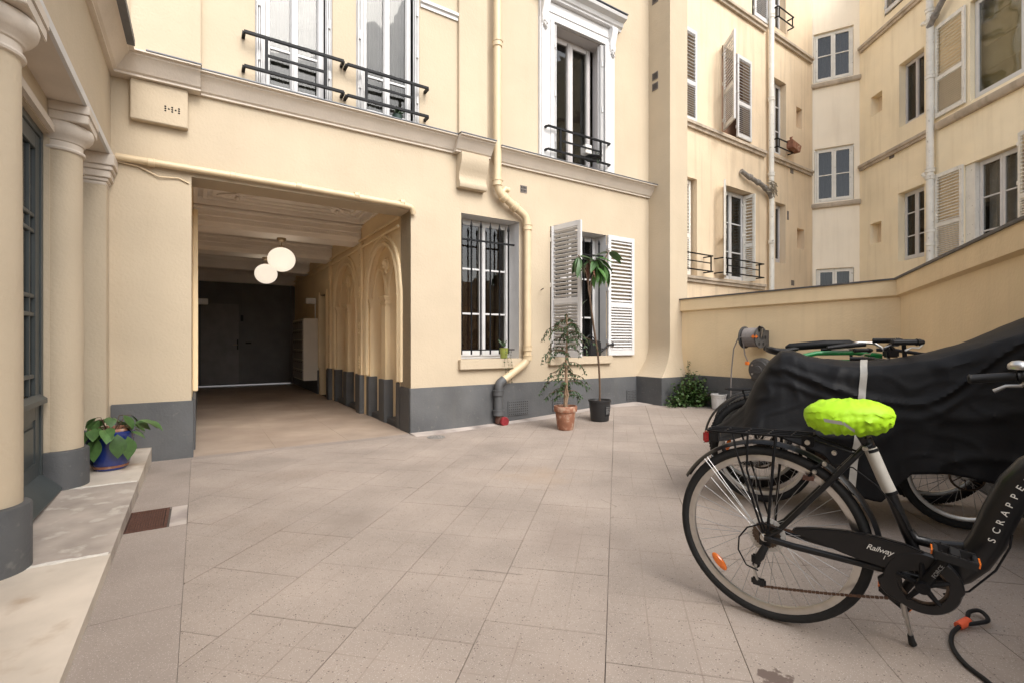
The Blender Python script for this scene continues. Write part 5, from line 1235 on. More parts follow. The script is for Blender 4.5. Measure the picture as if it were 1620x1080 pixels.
# ---------------- simpler bicycles further back
def bicycle(name, F, label, wb=1.05, r=.335, z=None, rack=True, mat='bikeblack', sad=.95, bar=1.02, tyre=.022, disc=False, knobby=False, barmat='black', topz=None, refl=(), group='bicycles parked behind', nsp=28, barx=None, half=.29):
    o = thing(name, F, label, 'bicycle', group)
    z = r + .004
    wheel(o, F, 0, z, r, tyre, nsp, disc=disc, reflectors=refl, knobby=knobby); wheel(o, F, wb, z, r, tyre, nsp, disc=disc, knobby=knobby)
    bbx = .43; tz = topz or .80
    f_ = MB(F).tube([(bbx, 0, .30), (.82, 0, .72)], .021, 12).build('frame', mat, o, ang=60)
    MB(F).tube([(bbx, 0, .30), (.28, 0, tz)], .017, 12).build('seat_tube', mat, f_)
    MB(F).tube([(.29, 0, tz - .04), (.80, 0, .82)], .017, 12).build('top_tube', mat, f_)
    MB(F).tube([(.79, 0, .88), (.84, 0, .68)], .021, 12).build('head_tube', mat, f_)
    for s in (-1, 1):
        MB(F).tube([(0, s * .06, z), (.27, s * .02, tz - .05)], .008, 8).build('seat_stay', mat, f_); MB(F).tube([(0, s * .06, z), (bbx, s * .025, .30)], .010, 8).build('chain_stay', mat, f_)
        MB(F).tube([(.84, s * .045, .69), (wb - .06, s * .05, z + .09), (wb, s * .05, z)], [.013, .011, .008], 8).build('fork_blade', mat, f_)
    MB(F).tube([(.84, -.05, .69), (.84, .05, .69)], .016, 8).build('fork_crown', mat, f_)
    MB(F).tube([(.28, 0, tz), (.25, 0, sad - .03)], .013, 10).build('seat_post', 'alu', o)
    saddle(o, F, .24, sad)
    MB(F).tube([(.79, 0, .88), (.775, 0, bar)], .012, 10).build('stem', 'black', o)
    handlebar(o, F, barx or .79, bar, half, .12, 0, barmat)
    m = MB(F); m.lathe([(.001, -.004), (.075, -.004), (.075, .0), (.001, .0)], (bbx, -.05, .30), 24, axis='y'); ck = m.build('chainring', 'dirtysteel', o)
    for s, a in ((-1, 40), (1, 220)):
        MB(F).tube([(bbx, s * .06, .30), (bbx + .16 * math.cos(R(a)), s * .08, .30 + .16 * math.sin(R(a)))], .010, 8).build('crank_arm', 'black', ck)
        MB(F).box(bbx + .16 * math.cos(R(a)) - .04, bbx + .16 * math.cos(R(a)) + .04, s * .12 - .04, s * .12 + .04, .29 + .16 * math.sin(R(a)), .31 + .16 * math.sin(R(a))).build('pedal', 'plastic', ck, bevel=.003)
    if rack:
        rk = MB(F).tube([(.14, -.05, .745), (-.2, -.05, .735), (-.22, 0, .735), (-.2, .05, .735), (.14, .05, .745)], .006, 8, closed=True).build('pannier_rack', 'black', o)
        for s in (-1, 1):
            for x in (-.1, .03): MB(F).tube([(x, s * .05, .737), (0, s * .065, z)], .005, 6).build('rack_strut', 'black', rk)
        for y in (-.02, .02): MB(F).tube([(.14, y, .745), (-.21, y, .735)], .0045, 6).build('rack_wire', 'black', rk)
    return o
F2 = frame(1.71, 3.35, .885, -.47) @ RX(1)
b2 = bicycle('covered_bicycle', F2, 'bicycle under the black cover, its lower wheels and brake disc showing', wb=1.06, disc=True, rack=False, sad=.99, bar=1.10, r=.32, refl=((165, .21),), tyre=.026)
F3 = frame(1.86, 3.70, .93, -.36)
b3 = bicycle('mountain_bicycle', F3, 'bicycle with knobbly tyre, mudguard and rear rack beyond the covered one', wb=1.05, knobby=True, tyre=.028, sad=.86, bar=.97)
fender(b3, F3, 0, .339, .375, 175, 60, .05)
F4 = frame(2.13, 4.30, .985, -.17)
b4 = bicycle('green_bicycle', F4, 'bicycle with bright green frame and black saddle, half hidden behind the cover', wb=1.12, mat='green', rack=False, sad=1.045, bar=1.03, topz=.95, tyre=.022, barmat='alu', nsp=24)
m = MB(F4); 
MB(F4).tube([(.32, -.02, .955), (.50, -.03, 1.00), (.80, -.03, 1.005), (1.0, -.02, .98)], .020, 10).build('upper_frame_tube', 'green', b4, ang=60)
MB(F4).tube([(.32, -.02, .955), (.50, -.03, .93), (.80, -.03, .93), (1.0, -.02, .97)], .018, 10).build('lower_frame_tube', 'green', b4, ang=60)
MB(F4).tube([(.95, -.05, 1.03), (1.05, -.12, 1.03), (1.2, -.2, 1.0), (1.28, -.26, .995)], .014, 8).build('bar_end', 'plastic', b4, ang=60)
MB(F4).tube([(.98, -.12, 1.03), (1.0, -.14, 1.07), (1.03, -.14, 1.03)], .02, 8).build('shifter', 'plastic', b4)
MB(F4).box(.97, 1.06, -.17, -.09, .97, 1.03).build('display', 'plastic', b4, bevel=.01)
# rolled dark bag with a chrome tube lying over the frame
bag = thing('rolled_bag', F4 @ T(.6, .1, 1.05), 'rolled blue-black bag with chrome tube lying across the bicycles', 'bag')
MB(F4).tube([(.30, .10, 1.045), (.33, .10, 1.05), (.60, .09, 1.075), (.80, .07, 1.08), (.84, .07, 1.075)], [.015, .033, .036, .034, .02], 12).build('roll', 'tarp', bag, ang=60)
MB(F4).tube([(.70, -.05, 1.06), (.82, -.05, 1.09), (.93, -.05, 1.085), (.98, -.07, 1.05), (1.02, -.12, .93)], .012, 10).build('chrome_tube', 'alu', bag, ang=60)
MB(F4).tube([(.56, -.08, 1.045), (.72, -.07, 1.065), (.86, -.06, 1.075)], [.016, .022, .018], 10).build('grip', 'plastic', bag, ang=60)

# ---------------- the black cover
RZS = [(-.34, .46), (-.2, .56), (-.10, .66), (-.03, .83), (.05, .97), (.12, 1.045), (.19, 1.045), (.27, 1.005), (.36, .985), (.5, .98), (.69, .99), (.88, 1.03), (1.06, 1.095), (1.18, 1.155), (1.31, 1.22), (1.42, 1.275)]
HEM = [(-.34, .43), (-.2, .47), (-.05, .53), (.1, .50), (.35, .42), (.48, .22), (.62, .20), (.75, .36), (1.0, .37), (1.2, .36), (1.42, .36)]
def interp(tab, s):
    if s <= tab[0][0]: return tab[0][1]
    for (a, va), (b, vb) in zip(tab, tab[1:]):
        if s <= b:
            t = (s - a) / (b - a); return va + (vb - va) * t
    return tab[-1][1]
def cover_pt(s, v):
    top = interp(RZS, s); hem = min(top - .03, interp(HEM, s) + .015 * math.sin(s * 9)); av = abs(v); sg = 1 if v > 0 else -1
    wt = .10 + .10 * smooth(.0, .5, s) + .08 * smooth(.9, 1.3, s); wh = .30 if sg < 0 else .42
    if s < 0: wh *= 1 - .2 * min(1, -s / .3)
    a = min(1, av / .3)
    y = wt * (a ** .9) + (wh - wt) * max(0, (av - .25) / .75) ** .9
    drop = .045 * a * a + (top - hem - .045) * max(0, (av - .26) / .74) ** 1.02
    z = top - drop
    # hanging folds: run from the peaks, deeper towards the hem
    tri = lambda q: 2 / math.pi * math.asin(math.sin(q)) * .9 + .1 * math.sin(q)
    f1 = tri(s * 13 + 2.2 * math.sin(s * 3.1) + av * 2.6) + .5 * tri(s * 27 + 4 * av + 1)
    amp = .018 * smooth(.25, .95, av)
    n1 = noise.noise(Vector((s * 3.2, v * 2.2, 1.7))) * .014 + noise.noise(Vector((s * 9, v * 5, 4.2))) * .005
    # swag folds, diagonal from saddle peak down and up to the handlebar
    q = z - (.93 - .18 * math.sin(max(0, min(1, (s - .15) / 1.2)) * math.pi) + .28 * smooth(.75, 1.35, s))
    sw = .020 * max(0, 1 - abs(q) / .03) + .010 * max(0, 1 - abs(q + .08) / .03)
    if s < .12: sw *= smooth(-.05, .12, s)
    cre = 0
    for k_, (fq, am) in enumerate(((1.7, .013), (4.2, .006))):
        nn_ = noise.noise(Vector((s * fq + z * fq * .9, z * fq * 1.6 - s * fq * .5, k_ * 7.3 + sg)))
        cre += am * max(0, 1 - abs(nn_) * 6)
    sw += cre * smooth(.1, .3, av)
    y += amp * f1 * .6 + n1 * (.4 + av * .6) * .7 + sw * (av > .12)
    z += noise.noise(Vector((s * 4, v * 3, 9.1))) * .008 + noise.noise(Vector((s * 14, v * 8, 2.1))) * .003
    return Vector((s, sg * y, z))
cvr = thing('bicycle_cover', F2, 'black nylon cover with grey stripe draped over a parked bicycle', 'cover')
m = MB(F2); NS, NV = 170, 110; vs = []; fs = []
for i in range(NS + 1):
    s = -.34 + 1.76 * i / NS
    for j in range(NV + 1): vs.append(cover_pt(s, -1 + 2 * j / NV))
for i in range(NS):
    for j in range(NV): fs.append((i * (NV + 1) + j, (i + 1) * (NV + 1) + j, (i + 1) * (NV + 1) + j + 1, i * (NV + 1) + j + 1))
m.add(vs, fs); cs = m.build('cover_sheet', 'tarp', cvr, ang=40, recalc=False)
sdm = cs.modifiers.new('thick', 'SOLIDIFY'); sdm.thickness = .003
m = MB(F2); vs = []; n = 40
for i in range(n + 1):
    v = -.02 - .97 * i / n; s0 = .56 + .10 * v
    for ds in (0, .012, .024, .036):
        P = cover_pt(s0 + ds, v); Q = cover_pt(s0 + ds, v - .01); nn = (cover_pt(s0 + ds + .01, v) - P).cross(Q - P).normalized(); 
        if nn.y > 0: nn = -nn
        if abs(v) < .25: nn = Vector((0, 0, 1))
        vs.append(P + nn * .007)
m.add(vs, [(i * 4 + k, i * 4 + k + 1, i * 4 + 5 + k, i * 4 + 4 + k) for i in range(n) for k in range(3)])
m.build('reflective_stripe', 'greyband', cvr, recalc=False)

# ---------------- cable lock on the ground
lk = thing('cable_lock', T(1.6, 1.75, 0), 'grey coiled bicycle cable lock with vermilion collar lying on the paving', 'bicycle lock')
P = [(1.50, 1.40), (1.515, 1.49), (1.53, 1.57), (1.537, 1.653), (1.578, 1.746), (1.645, 1.82), (1.734, 1.873), (1.79, 1.915), (1.825, 1.945), (1.868, 1.954), (1.868, 1.925), (1.84, 1.885), (1.79, 1.872), (1.742, 1.867)]
def spline(P, k=6):
    out = []
    for i in range(len(P) - 1):
        p0, p1, p2, p3 = P[max(i - 1, 0)], P[i], P[i + 1], P[min(i + 2, len(P) - 1)]
        for j in range(k):
            t = j / k; out.append(tuple(.5 * ((2 * b) + (-a + c) * t + (2 * a - 5 * b + 4 * c - d_) * t * t + (-a + 3 * b - 3 * c + d_) * t ** 3) for a, b, c, d_ in zip(p0, p1, p2, p3)))
    return out + [P[-1]]
zz = [.008, .008, .008, .008, .008, .012, .018, .02, .022, .024, .024, .022, .02, .018]
MB().tube(spline([(a[0], a[1], z) for a, z in zip(P, zz)]), .0075, 12).build('cable', 'plastic', lk, ang=60)
MB().tube([(1.700, 1.858, .017), (1.722, 1.866, .019), (1.765, 1.888, .02)], [.014, .0155, .0145], 12).build('collar', 'vermilion', lk)

# ================================================================== PLANTS, POTS AND SMALL THINGS
def leafmesh(name, L, w_, mat, fold=.25, droop=.3, n=6, tip=1.4):
    vs = []; fs = []
    for i in range(n + 1):
        t = i / n; hw = w_ / 2 * (math.sin(math.pi * min(1, t ** (1 / tip) if tip > 1 else t ** tip))) if 0 < i < n else .0006
        x = L * t; z = -droop * L * t * t
        vs += [(x, -hw, z + fold * hw), (x, 0, z), (x, hw, z + fold * hw)]
    for i in range(n):
        for k in range(2): fs.append((i * 3 + k, i * 3 + k + 1, i * 3 + 4 + k, i * 3 + 3 + k))
    m = MB(); m.add(vs, fs); return m.mesh(name, mat, recalc=False, ang=80)
def pot(parent_W, c, r0, r1, h, mat, rim=.02, rimh=.03, soil=True, n=28):
    pass
def terracotta_pot(nm, label, x, y, z, r0, r1, h, mat, ring=None):
    o = thing(nm, T(x, y, z), label, 'plant pot')
    return o
rp = random.Random(11)
# terracotta pot with weeping fig
px, py = .66, 6.02; pz = g(px, py) + .001
o = thing('potted_fig', T(px, py, pz), 'weeping fig with drooping small leaves in a terracotta pot by the facade', 'potted plant')
MB(T(px, py, pz)).lathe([(.001, 0), (.093, 0), (.098, .01), (.125, .22), (.138, .222), (.143, .235), (.145, .285), (.14, .292), (.128, .292), (.122, .26), (.001, .26)], n=32).build('pot', 'terracotta', o)
MB(T(px, py, pz)).lathe([(.001, .272), (.07, .270), (.124, .262)], n=24).build('soil', 'soil', o)
tr = MB(T(px, py, pz)).tube([(0, 0, .25), (.0, 0, .4), (.012, 0, .6), (.005, .0, .82), (.02, 0, 1.05)], [.026, .021, .019, .016, .012], 10).build('trunk', 'bark', o, ang=60)
MB(T(px, py, pz)).tube([(0, -.01, .27), (.03, -.012, .42), (-.0, -.02, .6), (.015, -.01, .8)], [.015, .012, .011, .009], 8).build('trunk_braid', 'bark', tr, ang=60)
brm = MB(T(px, py, pz)); lf = MB(T(px, py, pz))
def small_leaf(mb, P, d_, L, w_):
    d_ = d_.normalized(); sd_ = d_.cross(Vector((rp.uniform(-.6, .6), rp.uniform(-.6, .6), 1))).normalized(); up_ = sd_.cross(d_)
    a = P; b = P + d_ * L * .45 + sd_ * w_ / 2 + up_ * w_ * .15; c = P + d_ * L; e_ = P + d_ * L * .45 - sd_ * w_ / 2 + up_ * w_ * .15; mid = P + d_ * L * .5
    mb.add([a, b, mid, e_, c], [(0, 2, 1), (0, 3, 2), (1, 2, 4), (2, 3, 4)])
def twig(start, dirx, L, mb, lb, leaves, dr=1.0, lsz=.045):
    p = Vector(start); v = Vector(dirx); pts = [p.copy()]; k = 9
    for i in range(k):
        v = (v + Vector((rp.uniform(-.12, .12), rp.uniform(-.12, .12), -dr * .28 * (i / k + .25)))).normalized(); p = p + v * L / k; pts.append(p.copy())
        for q in range(leaves):
            dd = Vector((rp.uniform(-.7, .7) + v.x * .3, rp.uniform(-.7, .7) + v.y * .3, rp.uniform(-1.2, -.2)))
            small_leaf(lb, p + Vector((rp.uniform(-.01, .01), rp.uniform(-.01, .01), 0)), dd, lsz * rp.uniform(.8, 1.3), lsz * .42)
    mb.tube(pts, [.006 - .0005 * i for i in range(len(pts))], 5)
ff = Vector((.84, .54, 0))
for h_, n_, L_ in ((1.22, 6, .34), (1.34, 5, .22), (1.05, 6, .40), (.90, 5, .38), (1.2, 4, .18)):
    for i in range(n_):
        a = rp.uniform(0, 6.28); h2 = h_ + rp.uniform(-.08, .08)
        twig((.02, 0, h2), (math.cos(a), math.sin(a), .55), L_ * rp.uniform(.75, 1.15), brm, lf, 3, 1.3)
for sgn in (-1, 1):
    for i in range(5):
        a = math.atan2(.54, .84) + (math.pi if sgn < 0 else 0) + rp.uniform(-.6, .6)
        twig((.01, 0, .62 + .1 * i * .5), (math.cos(a), math.sin(a), .25), rp.uniform(.26, .42), brm, lf, 3, 1.1)
        twig((.0, 0, .42 + .04 * i), (math.cos(a), math.sin(a), .35), rp.uniform(.16, .30), brm, lf, 3, .9, .05)
MB(T(px, py, pz)).tube([(.012, 0, .95), (.025, 0, 1.2), (.015, 0, 1.40)], [.012, .009, .005], 8).build('upper_trunk', 'bark', tr)
brm.build('branches', 'stem', o, ang=60, kind='stuff'); lf.build('foliage', 'leafdark', o, smooth=False, recalc=False, kind='stuff')
# tall leggy plant in black nursery pot
px, py = 1.17, 6.50; pz = g(px, py) + .001; FP = T(px, py, pz) @ RZ(32.7)
o = thing('potted_sapling', FP, 'tall thin sapling with long drooping leaves in a black nursery pot by the shutters', 'potted plant')
pt = MB(FP).lathe([(.001, 0), (.115, 0), (.12, .01), (.143, .25), (.152, .252), (.153, .275), (.144, .278), (.138, .25), (.001, .24)], n=30).build('pot', 'darkpot', o)
MB(FP).lathe([(.001, .255), (.139, .25)], n=20).build('soil', 'soil', o)
m = MB(FP); vs = []
for i in range(9):
    a = R(-100 + i * 6.5)
    for z in (.07, .20): rr = .1275 + (z - .07) * .095 + .002; vs.append((rr * math.cos(a), rr * math.sin(a), z))
m.add(vs, [(2 * i, 2 * i + 2, 2 * i + 3, 2 * i + 1) for i in range(8)]); m.build('label', 'plastic', pt, recalc=False)
for k, z in enumerate((.185, .165, .15, .13, .115, .10)):
    m = MB(FP); vs = []
    a1 = -52 - (k * 13 % 22)
    for i in range(7):
        a = R(-96 + (a1 + 96) * i / 6)
        for zz_ in (z, z + .006): rr = .1275 + (zz_ - .07) * .095 + .0035; vs.append((rr * math.cos(a), rr * math.sin(a), zz_))
    m.add(vs, [(2 * i, 2 * i + 2, 2 * i + 3, 2 * i + 1) for i in range(6)]); m.build('label_line', 'printdim', pt, recalc=False)
stems = [[(0, 0, .25), (.0, 0, .5), (-.03, 0, .85), (-.10, 0, 1.2), (-.155, 0, 1.5), (-.17, 0, 1.60)],
         [(-.17, 0, 1.60), (-.20, 0, 1.75), (-.185, 0, 1.95), (-.20, 0, 2.12)],
         [(-.17, 0, 1.60), (-.13, .01, 1.78), (-.04, 0, 1.92), (.02, -.02, 2.05), (.08, -.02, 2.16), (.155, -.02, 2.27)],
         [(-.18, .0, 1.68), (-.17, -.02, 1.85), (-.10, -.02, 2.0), (-.09, -.02, 2.12)],
         [(-.185, 0, 1.75), (-.25, 0, 1.95), (-.33, 0, 2.08), (-.37, 0, 2.16)]]
sm = MB(FP)
st_ = MB(FP).tube(spline(stems[0]), .013, 8).build('stem', 'stem', o, ang=60)
for q in stems[1:]: MB(FP).tube(spline(q), .008, 7).build('branch', 'stem', st_, ang=60)
l1 = leafmesh('leaf', .29, .098, 'leaf', .3, .25); l2 = leafmesh('leaf', .26, .07, 'leafdark', .3, .2); l3 = leafmesh('leaf', .26, .06, 'leafred', .35, .1)
def leaves_at(tip, n, mesh, pitch0=20, pitch1=75, az0=0, az1=360, Lk=1):
    for i in range(n):
        a = az0 + (az1 - az0) * (i + rp.uniform(.1, .9)) / n; pt_ = rp.uniform(pitch0, pitch1)
        s_ = rp.uniform(.8, 1.15) * Lk
        inst(rp.choice(mesh), 'leaf', FP @ T(tip[0], tip[1], tip[2] - rp.uniform(0, .04)) @ RZ(a) @ RY(pt_) @ RX(rp.uniform(-30, 30)) @ Matrix.Scale(s_, 4), o)
leaves_at((-.37, 0, 2.16), 8, [l2, l2, l1], 45, 88); leaves_at((-.36, 0, 2.17), 2, [l2], 0, 15, -20, 20); leaves_at((-.20, 0, 2.12), 3, [l3, l1], 60, 85); leaves_at((-.07, -.02, 2.16), 5, [l1, l2], 5, 60, -50, 50); leaves_at((-.09, -.02, 2.14), 5, [l1, l1, l2], 15, 70, 130, 260); leaves_at((-.09, -.02, 2.12), 3, [l1, l2], 60, 85, 0, 360); leaves_at((.155, -.02, 2.27), 2, [l1], 5, 20, -15, 15); leaves_at((.14, -.02, 2.26), 1, [l1], 0, 5, 160, 200); leaves_at((.04, -.02, 2.10), 4, [l1], 40, 80, -80, 90)
leaves_at((-.06, -.02, 2.05), 5, [l1], 40, 85, 180, 400)
leaves_at((-.22, 0, 1.62), 1, [l2], 10, 20, 180, 200, .8)
# blue glazed pot on the step
px, py = -3.13, 3.80; pz = ztop(px, py) + .001; FP = T(px, py, pz) @ Matrix.Diagonal((1.04, 1.04, 1.36, 1))
o = thing('blue_flower_pot', FP, 'cobalt blue glazed pot with broad green leaves on the marble step', 'potted plant')
BS = Matrix.Scale(1, 4)
m = MB(FP); m.lathe([(.001, 0), (.095, 0), (.105, .012), (.118, .04), (.138, .13), (.146, .20), (.148, .215), (.138, .218), (.132, .19), (.001, .18)], n=36); bp_ = m.build('pot', 'blueglaze', o)
MB(FP).lathe([(.1062, .013), (.1108, .024), (.1135, .027)], n=36).build('bare_clay_ring', 'terracotta', bp_)
MB(FP).lathe([(.10, .17), (.122, .205), (.126, .222), (.121, .232), (.115, .23), (.105, .20), (.001, .195)], n=30).build('inner_pot', 'terracotta', o)
MB(FP).lathe([(.001, .21), (.105, .203)], n=20).build('soil', 'soil', o)
bl = leafmesh('leaf', .115, .095, 'leaf2', .18, .25, 7, 1.0)
for i in range(27):
    a = rp.uniform(0, 360); rr = rp.uniform(.04, .17); h_ = .235 + rp.uniform(0, .075) - (.05 if rr > .13 else 0)
    if 20 < (a % 360) < 150 and rp.random() < .4: continue
    tip = Vector((rr * math.cos(R(a)), rr * math.sin(R(a)), h_))
    MB(FP).tube([(rr * .25 * math.cos(R(a)), rr * .25 * math.sin(R(a)), .2), (rr * .7 * math.cos(R(a)), rr * .7 * math.sin(R(a)), h_ - .0), tuple(tip)], .0025, 5).build('leaf_stalk', 'stem', o)
    inst(bl, 'leaf', FP @ T(*tip) @ RZ(a + rp.uniform(-25, 25)) @ RY(rp.uniform(5, 50)) @ RX(rp.uniform(-25, 25)) @ Matrix.Scale(rp.uniform(.7, 1.1), 4), o)
for (ax, ay, az_, ya, pi_) in ((.13, -.10, .21, -35, 70), (.16, -.04, .19, -15, 75), (.02, -.15, .20, -80, 65), (.17, .05, .27, 20, 10), (.24, .02, .27, 20, 15)):
    inst(bl, 'leaf', FP @ T(ax, ay, az_) @ RZ(ya) @ RY(pi_) @ Matrix.Scale(1.15, 4), o)
# small pot on the window ledge with a sprig
def sill_plant(nm, label, fr, c, r, h, mat, sprig=True, square=False, trail=False):
    Fp = fr @ T(*c); o = thing(nm, Fp, label, 'flower pot')
    if square: MB(Fp).box(-r, r, -r, r, 0, h).build('pot', mat, o, bevel=.006)
    else: MB(Fp).lathe([(.001, 0), (r * .75, 0), (r, h), (r * 1.05, h), (r * .95, h - .005), (.001, h - .01)], n=20).build('pot', mat, o)
    f_ = MB(Fp)
    for i in range(14 if sprig else 0):
        dd = Vector((rp.uniform(-1, 1), rp.uniform(-1, 1), rp.uniform(.2, 1.5)))
        small_leaf(f_, Vector((0, 0, h)) + dd * .02, dd, rp.uniform(.05, .12), .025)
    if trail:
        for k in range(3):
            p0 = Vector((-.03 + .05 * k, -r - .01, h)); pts = [p0 + Vector((.012 * math.sin(j * 1.1 + k), -.01, -.045 * j)) for j in range(11)]
            MB(Fp).tube(pts, .0018, 5).build('trailing_stem', 'stem', o)
            for p_ in pts[1:]:
                for q in range(3): small_leaf(f_, p_, Vector((rp.uniform(-1, 1), -.4, rp.uniform(-.8, .3))), .022, .016)
    f_.build('foliage', 'leafdark', o, smooth=False, recalc=False, kind='stuff')
    return o
sill_plant('window_plant', 'small dark green pot with sprig on the ledge of the second upper window', FM, (-.18, -.035, 3.647), .062, .10, 'darkgreenpot')
sill_plant('olive_planter', 'olive green planter with trailing stems on the sill of the barred window', FM, (1.30, -.02, .876), .06, .14, 'greenpot', trail=True)
o = sill_plant('ledge_box', 'small white box on the ledge behind the railing of the pedimented window', FM, (2.72, -.06, 3.88), .06, .13, 'bucket', sprig=False, square=True)
tray = thing('ledge_tray', FM @ T(2.8, -.06, 3.8), 'dark wire tray with wilted plants on the railing of the pedimented window', 'planter')
MB(FM).lathe([(.001, 3.83), (.10, 3.83), (.13, 3.86), (.13, 3.87), (.10, 3.845), (.001, 3.842)], (2.86, -.05, 0), 20).build('tray', 'plastic', tray)
m = MB(FM)
for i in range(26):
    a = rp.uniform(0, 6.28); m.tube([(2.88, -.05, 3.84), (2.88 + .08 * math.cos(a), -.05 + .05 * math.sin(a), 3.90 + rp.uniform(-.04, .1)), (2.88 + .14 * math.cos(a), -.06 + .08 * math.sin(a), 3.86 + rp.uniform(-.12, .1))], .003, 4)
m.build('stems', 'leafdark', tray, kind='stuff')
o = thing('rear_window_planter', FB @ T(3.62, -.15, 5.4), 'terracotta trough hanging tilted on the rear window railing', 'planter')
m = MB(FB @ T(3.60, -.17, 5.36) @ RY(9)); m.prism([(-.17, -.07, 0), (.17, -.07, 0), (.21, -.07, .17), (-.21, -.07, .17)], (0, .14, 0)); m.build('trough', 'terracotta', o, bevel=.008)
MB(FB @ T(3.60, -.17, 5.36)).tube([(-.08, 0, .17), (-.09, .01, .27), (-.05, 0, .30)], [.025, .03, .01], 8).build('clay_stub', 'terracotta', o)
o = thing('watering_can', FM @ T(2.93, .0, .885), 'black watering can standing on the sill of the shuttered window', 'watering can')
m = MB(FM); m.prism([(2.80, -.05, .884), (3.04, -.05, .884), (3.04, -.05, 1.09), (2.92, -.05, 1.13), (2.80, -.05, 1.07)], (0, .16, 0)); m.build('body', 'plastic', o, bevel=.012)
MB(FM).tube([(3.02, -.02, .93), (3.12, -.05, 1.0), (3.17, -.06, 1.05), (3.23, -.07, 1.055)], [.022, .016, .013, .012], 10).build('spout', 'plastic', o, ang=60)
MB(FM).tube([(3.225, -.07, 1.055), (3.25, -.07, 1.055), (3.255, -.07, 1.055)], [.012, .032, .032], 14).build('rose', 'plastic', o)
MB(FM).tube([(2.82, .03, 1.06), (2.78, .03, 1.14), (2.88, .03, 1.20), (2.98, .03, 1.13)], .010, 8).build('handle', 'plastic', o, ang=60)
# ivy in the corner
px, py = 2.72, 7.35; 
FI = FM @ T(4.30, -.66, .105)
o = thing('ivy_bush', FI, 'bushy ivy climbing the grey plinth in the corner beside the white bucket', 'shrub')
f_ = MB(FI); st = MB(FI)
for i in range(120):
    if i % 2: tx, ty = rp.uniform(-.48, .09), rp.uniform(-.18, .07)
    else: tx, ty = rp.uniform(-.16, .10), rp.uniform(-.42, .05)
    rr = math.hypot((tx - .05) * .8, ty); p0 = Vector((tx * .4, ty * .4, 0))
    hh = rp.uniform(.0, .56) * max(.12, 1 - (rr / .50) ** 2)
    tip = Vector((tx, ty, hh + .01)); mid = (p0 + tip) / 2 + Vector((0, 0, .05))
    st.tube([p0, mid, tip], .003, 4)
    for k in range(15):
        q = p0.lerp(tip, rp.uniform(.35, 1.05)) + Vector((rp.gauss(0, .035), rp.gauss(0, .03), rp.gauss(.01, .03)))
        q.z = max(.004, q.z); q.y = min(q.y, .10); q.x = min(q.x, .11)
        small_leaf(f_, q, Vector((rp.uniform(-1, 1), rp.uniform(-1, .2), rp.uniform(-.8, .5))), rp.uniform(.032, .06), rp.uniform(.03, .048))
for j in range(16):
    z = .35 + j * .022
    for q in range(3): small_leaf(f_, Vector((.06 + .02 * math.sin(j), .05, z)), Vector((rp.uniform(-1, 1), rp.uniform(-1, 0), rp.uniform(-.6, .6))), .032, .026)
for j in range(60):      # creeping runners on the ground to the left
    x = -.15 - rp.uniform(0, .42); small_leaf(f_, Vector((x, rp.uniform(-.12, .05), rp.uniform(.004, .05))), Vector((rp.uniform(-1, 1), rp.uniform(-1, .5), rp.uniform(-.2, .4))), .035, .028)
st.tube([(.05, .05, .3), (.07, .06, .5), (.06, .06, .70)], .004, 5)
st.build('stems', 'stem', o, kind='stuff'); f_.build('foliage', 'ivy', o, smooth=False, recalc=False, kind='stuff')
# white bucket
px, py = 3.035, 7.155; pz = g(px, py); FP = T(px, py, pz + .001)
o = thing('white_bucket', FP, 'small white ribbed plastic bucket beside the ivy', 'bucket')
MB(FP).lathe([(.001, 0), (.088, 0), (.092, .01), (.098, .16), (.104, .165), (.105, .19), (.112, .195), (.113, .215), (.106, .22), (.1, .20), (.001, .02)], n=28).build('body', 'bucket', o)
for i in range(14):
    a = 2 * math.pi * i / 14; MB(FP).tube([(.0925 * math.cos(a), .0925 * math.sin(a), .01), (.1005 * math.cos(a), .1005 * math.sin(a), .16)], .003, 5).build('rib', 'bucket', o)
# cable reel on the yard wall
FQ = FW1 @ T(1.07, -.02, 0)
o = thing('cable_reel', FQ @ T(.15, -.15, 1.16), 'wall-mounted hose reel wound with grey hose and an orange crank', 'hose reel')
for x, r in ((-.01, .15), (.215, .145)):
    w_ = MB(FQ).lathe([(.05, x - .008), (r, x - .008), (r, x + .008), (.05, x + .008)], (0, -.18, 1.155), 28, axis='x').build('flange', 'reelgrey', o)
    for i in range(6):
        a = i * math.pi / 3; mm = MB(FQ @ T(x + .0095, -.18 + .10 * math.cos(a), 1.155 + .10 * math.sin(a)))
        mm.lathe([(.001, 0), (.024, 0)], (0, 0, 0), 12, axis='x'); mm.build('flange_hole', 'darkhole', w_)
MB(FQ).lathe([(.001, -.01), (.09, -.01), (.09, .21), (.001, .21)], (0, -.18, 1.155), 20, axis='x').build('drum', 'reelgrey', o)
hose = []
for i in range(11 * 16):
    a = i / 16 * 2 * math.pi; hose.append((.015 + i / (11 * 16) * .175, -.18 + .118 * math.cos(a), 1.155 + .118 * math.sin(a)))
MB(FQ).tube(hose, .0125, 8).build('hose', 'grey_cable', o, ang=60)
MB(FQ).tube([(.02, -.30, 1.16), (-.03, -.31, 1.14), (-.10, -.30, 1.0), (-.14, -.29, .7), (-.16, -.28, .35), (-.155, -.27, .16)], .009, 8).build('hose_tail', 'grey_cable', o, ang=60)
MB(FQ).tube([(.13, -.30, 1.16), (.02, -.305, 1.16)], .010, 8).build('hose_tail', 'grey_cable', o)
MB(FQ).tube([(.03, -.285, 1.10), (.04, -.26, .92), (.07, -.22, .80)], .008, 8).build('hose_tail', 'grey_cable', o)
MB(FQ).box(.03, .08, -.25, -.21, .78, .83).build('tap_joint', 'orangep', o, bevel=.008)
MB(FQ).box(.16, .25, -.325, -.29, 1.14, 1.185).build('hose_nozzle', 'orangep', o, bevel=.015)
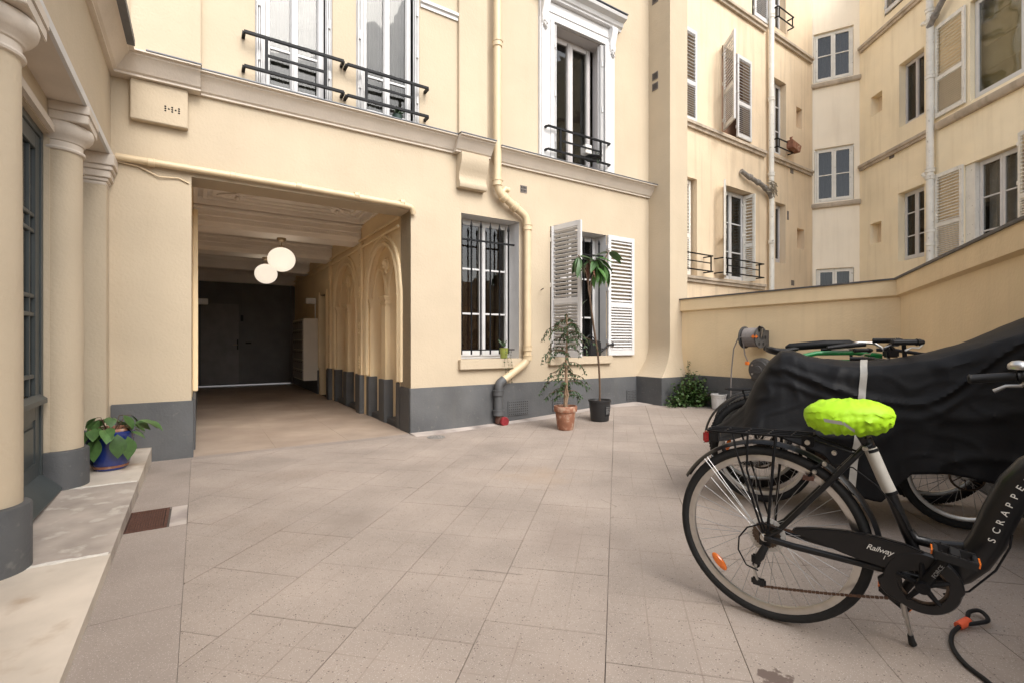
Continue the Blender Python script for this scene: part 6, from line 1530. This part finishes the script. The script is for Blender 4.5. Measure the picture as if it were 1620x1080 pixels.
MB(FQ).tube([(.22, -.18, 1.155), (.25, -.20, 1.24), (.245, -.20, 1.30)], .010, 8).build('crank', 'alu', o, ang=60)
MB(FQ).tube([(.245, -.20, 1.28), (.245, -.26, 1.29)], .016, 10).build('knob', 'plastic', o)
MB(FQ).tube([(.10, -.18, 1.155), (.20, -.02, 1.05)], .012, 8).build('bracket', 'reelgrey', o)
MB(FQ).box(.18, .22, -.06, .02, .98, 1.25).build('wall_plate', 'reelgrey', o, bevel=.006)
o = thing('reel_cover', FQ @ T(.15, -.1, .7), 'round weathered grey reel cover hanging below the hose reel', 'reel')
m = MB(FQ); m.lathe([(.001, -.06), (.05, -.06), (.055, -.045), (.12, -.04), (.125, -.03), (.15, -.02), (.16, .0), (.16, .06), (.001, .06)], (.18, -.14, .72), 28, axis='y'); m.build('body', 'reelgrey', o)
MB(FQ).box(.04, .33, -.12, -.03, .56, .70).build('base', 'reelgrey', o, bevel=.01)
for z in (.66, .78): 
    m = MB(FQ); m.lathe([(.001, -.01), (.012, -.01), (.012, .01)], (.10, -.185, z), 10, axis='y'); m.build('screw', 'alu', o)
# rusty grating in the gutter strip
FG = FM @ T(-2.41, -1.825, 0)
o = thing('drain_grating', FG, 'rusty iron grating let into the gutter strip beside the step', 'drain grating')
MB(FG).box(-.105, .105, -.2, .2, -.05, -.006).build('pit', 'darkhole', o)
m = MB(FG); m.box(-.108, -.092, -.2, .2, -.006, .003); m.box(.092, .108, -.2, .2, -.006, .003); m.box(-.092, .092, -.2, -.186, -.006, .003); m.box(-.092, .092, .186, .2, -.006, .003); m.build('grate_frame', 'rust', o)
bm_ = MB().box(-.092, .092, -.0048, .0048, -.005, .002).mesh('grate_bar', 'rust')
bm2 = MB().box(-.005, .005, -.186, .186, -.005, .002).mesh('grate_bar', 'rust')
for i in range(14): inst(bm2, 'grate_bar', FG @ T(-.082 + i * .0126, 0, 0), o)
# round drain cover near the passage
FD = FM @ T(.16, -.38, g(*(FM @ Vector((.16, -.38, 0))).xy) + .001)
o = thing('round_drain', FD, 'small round perforated drain cover in the paving near the passage corner', 'drain cover')
MB(FD).lathe([(.001, .0), (.10, .0), (.105, .003), (.10, .006), (.09, .004), (.001, .004)], n=28).build('cover', 'leadpipe', o)
for i in range(19):
    a = i * 2.4; r = .02 * math.sqrt(i); m = MB(FD @ T(r * math.cos(a), r * math.sin(a), .0045)); m.lathe([(.0005, 0), (.006, 0)], n=8); m.build('drain_hole', 'darkhole', o)
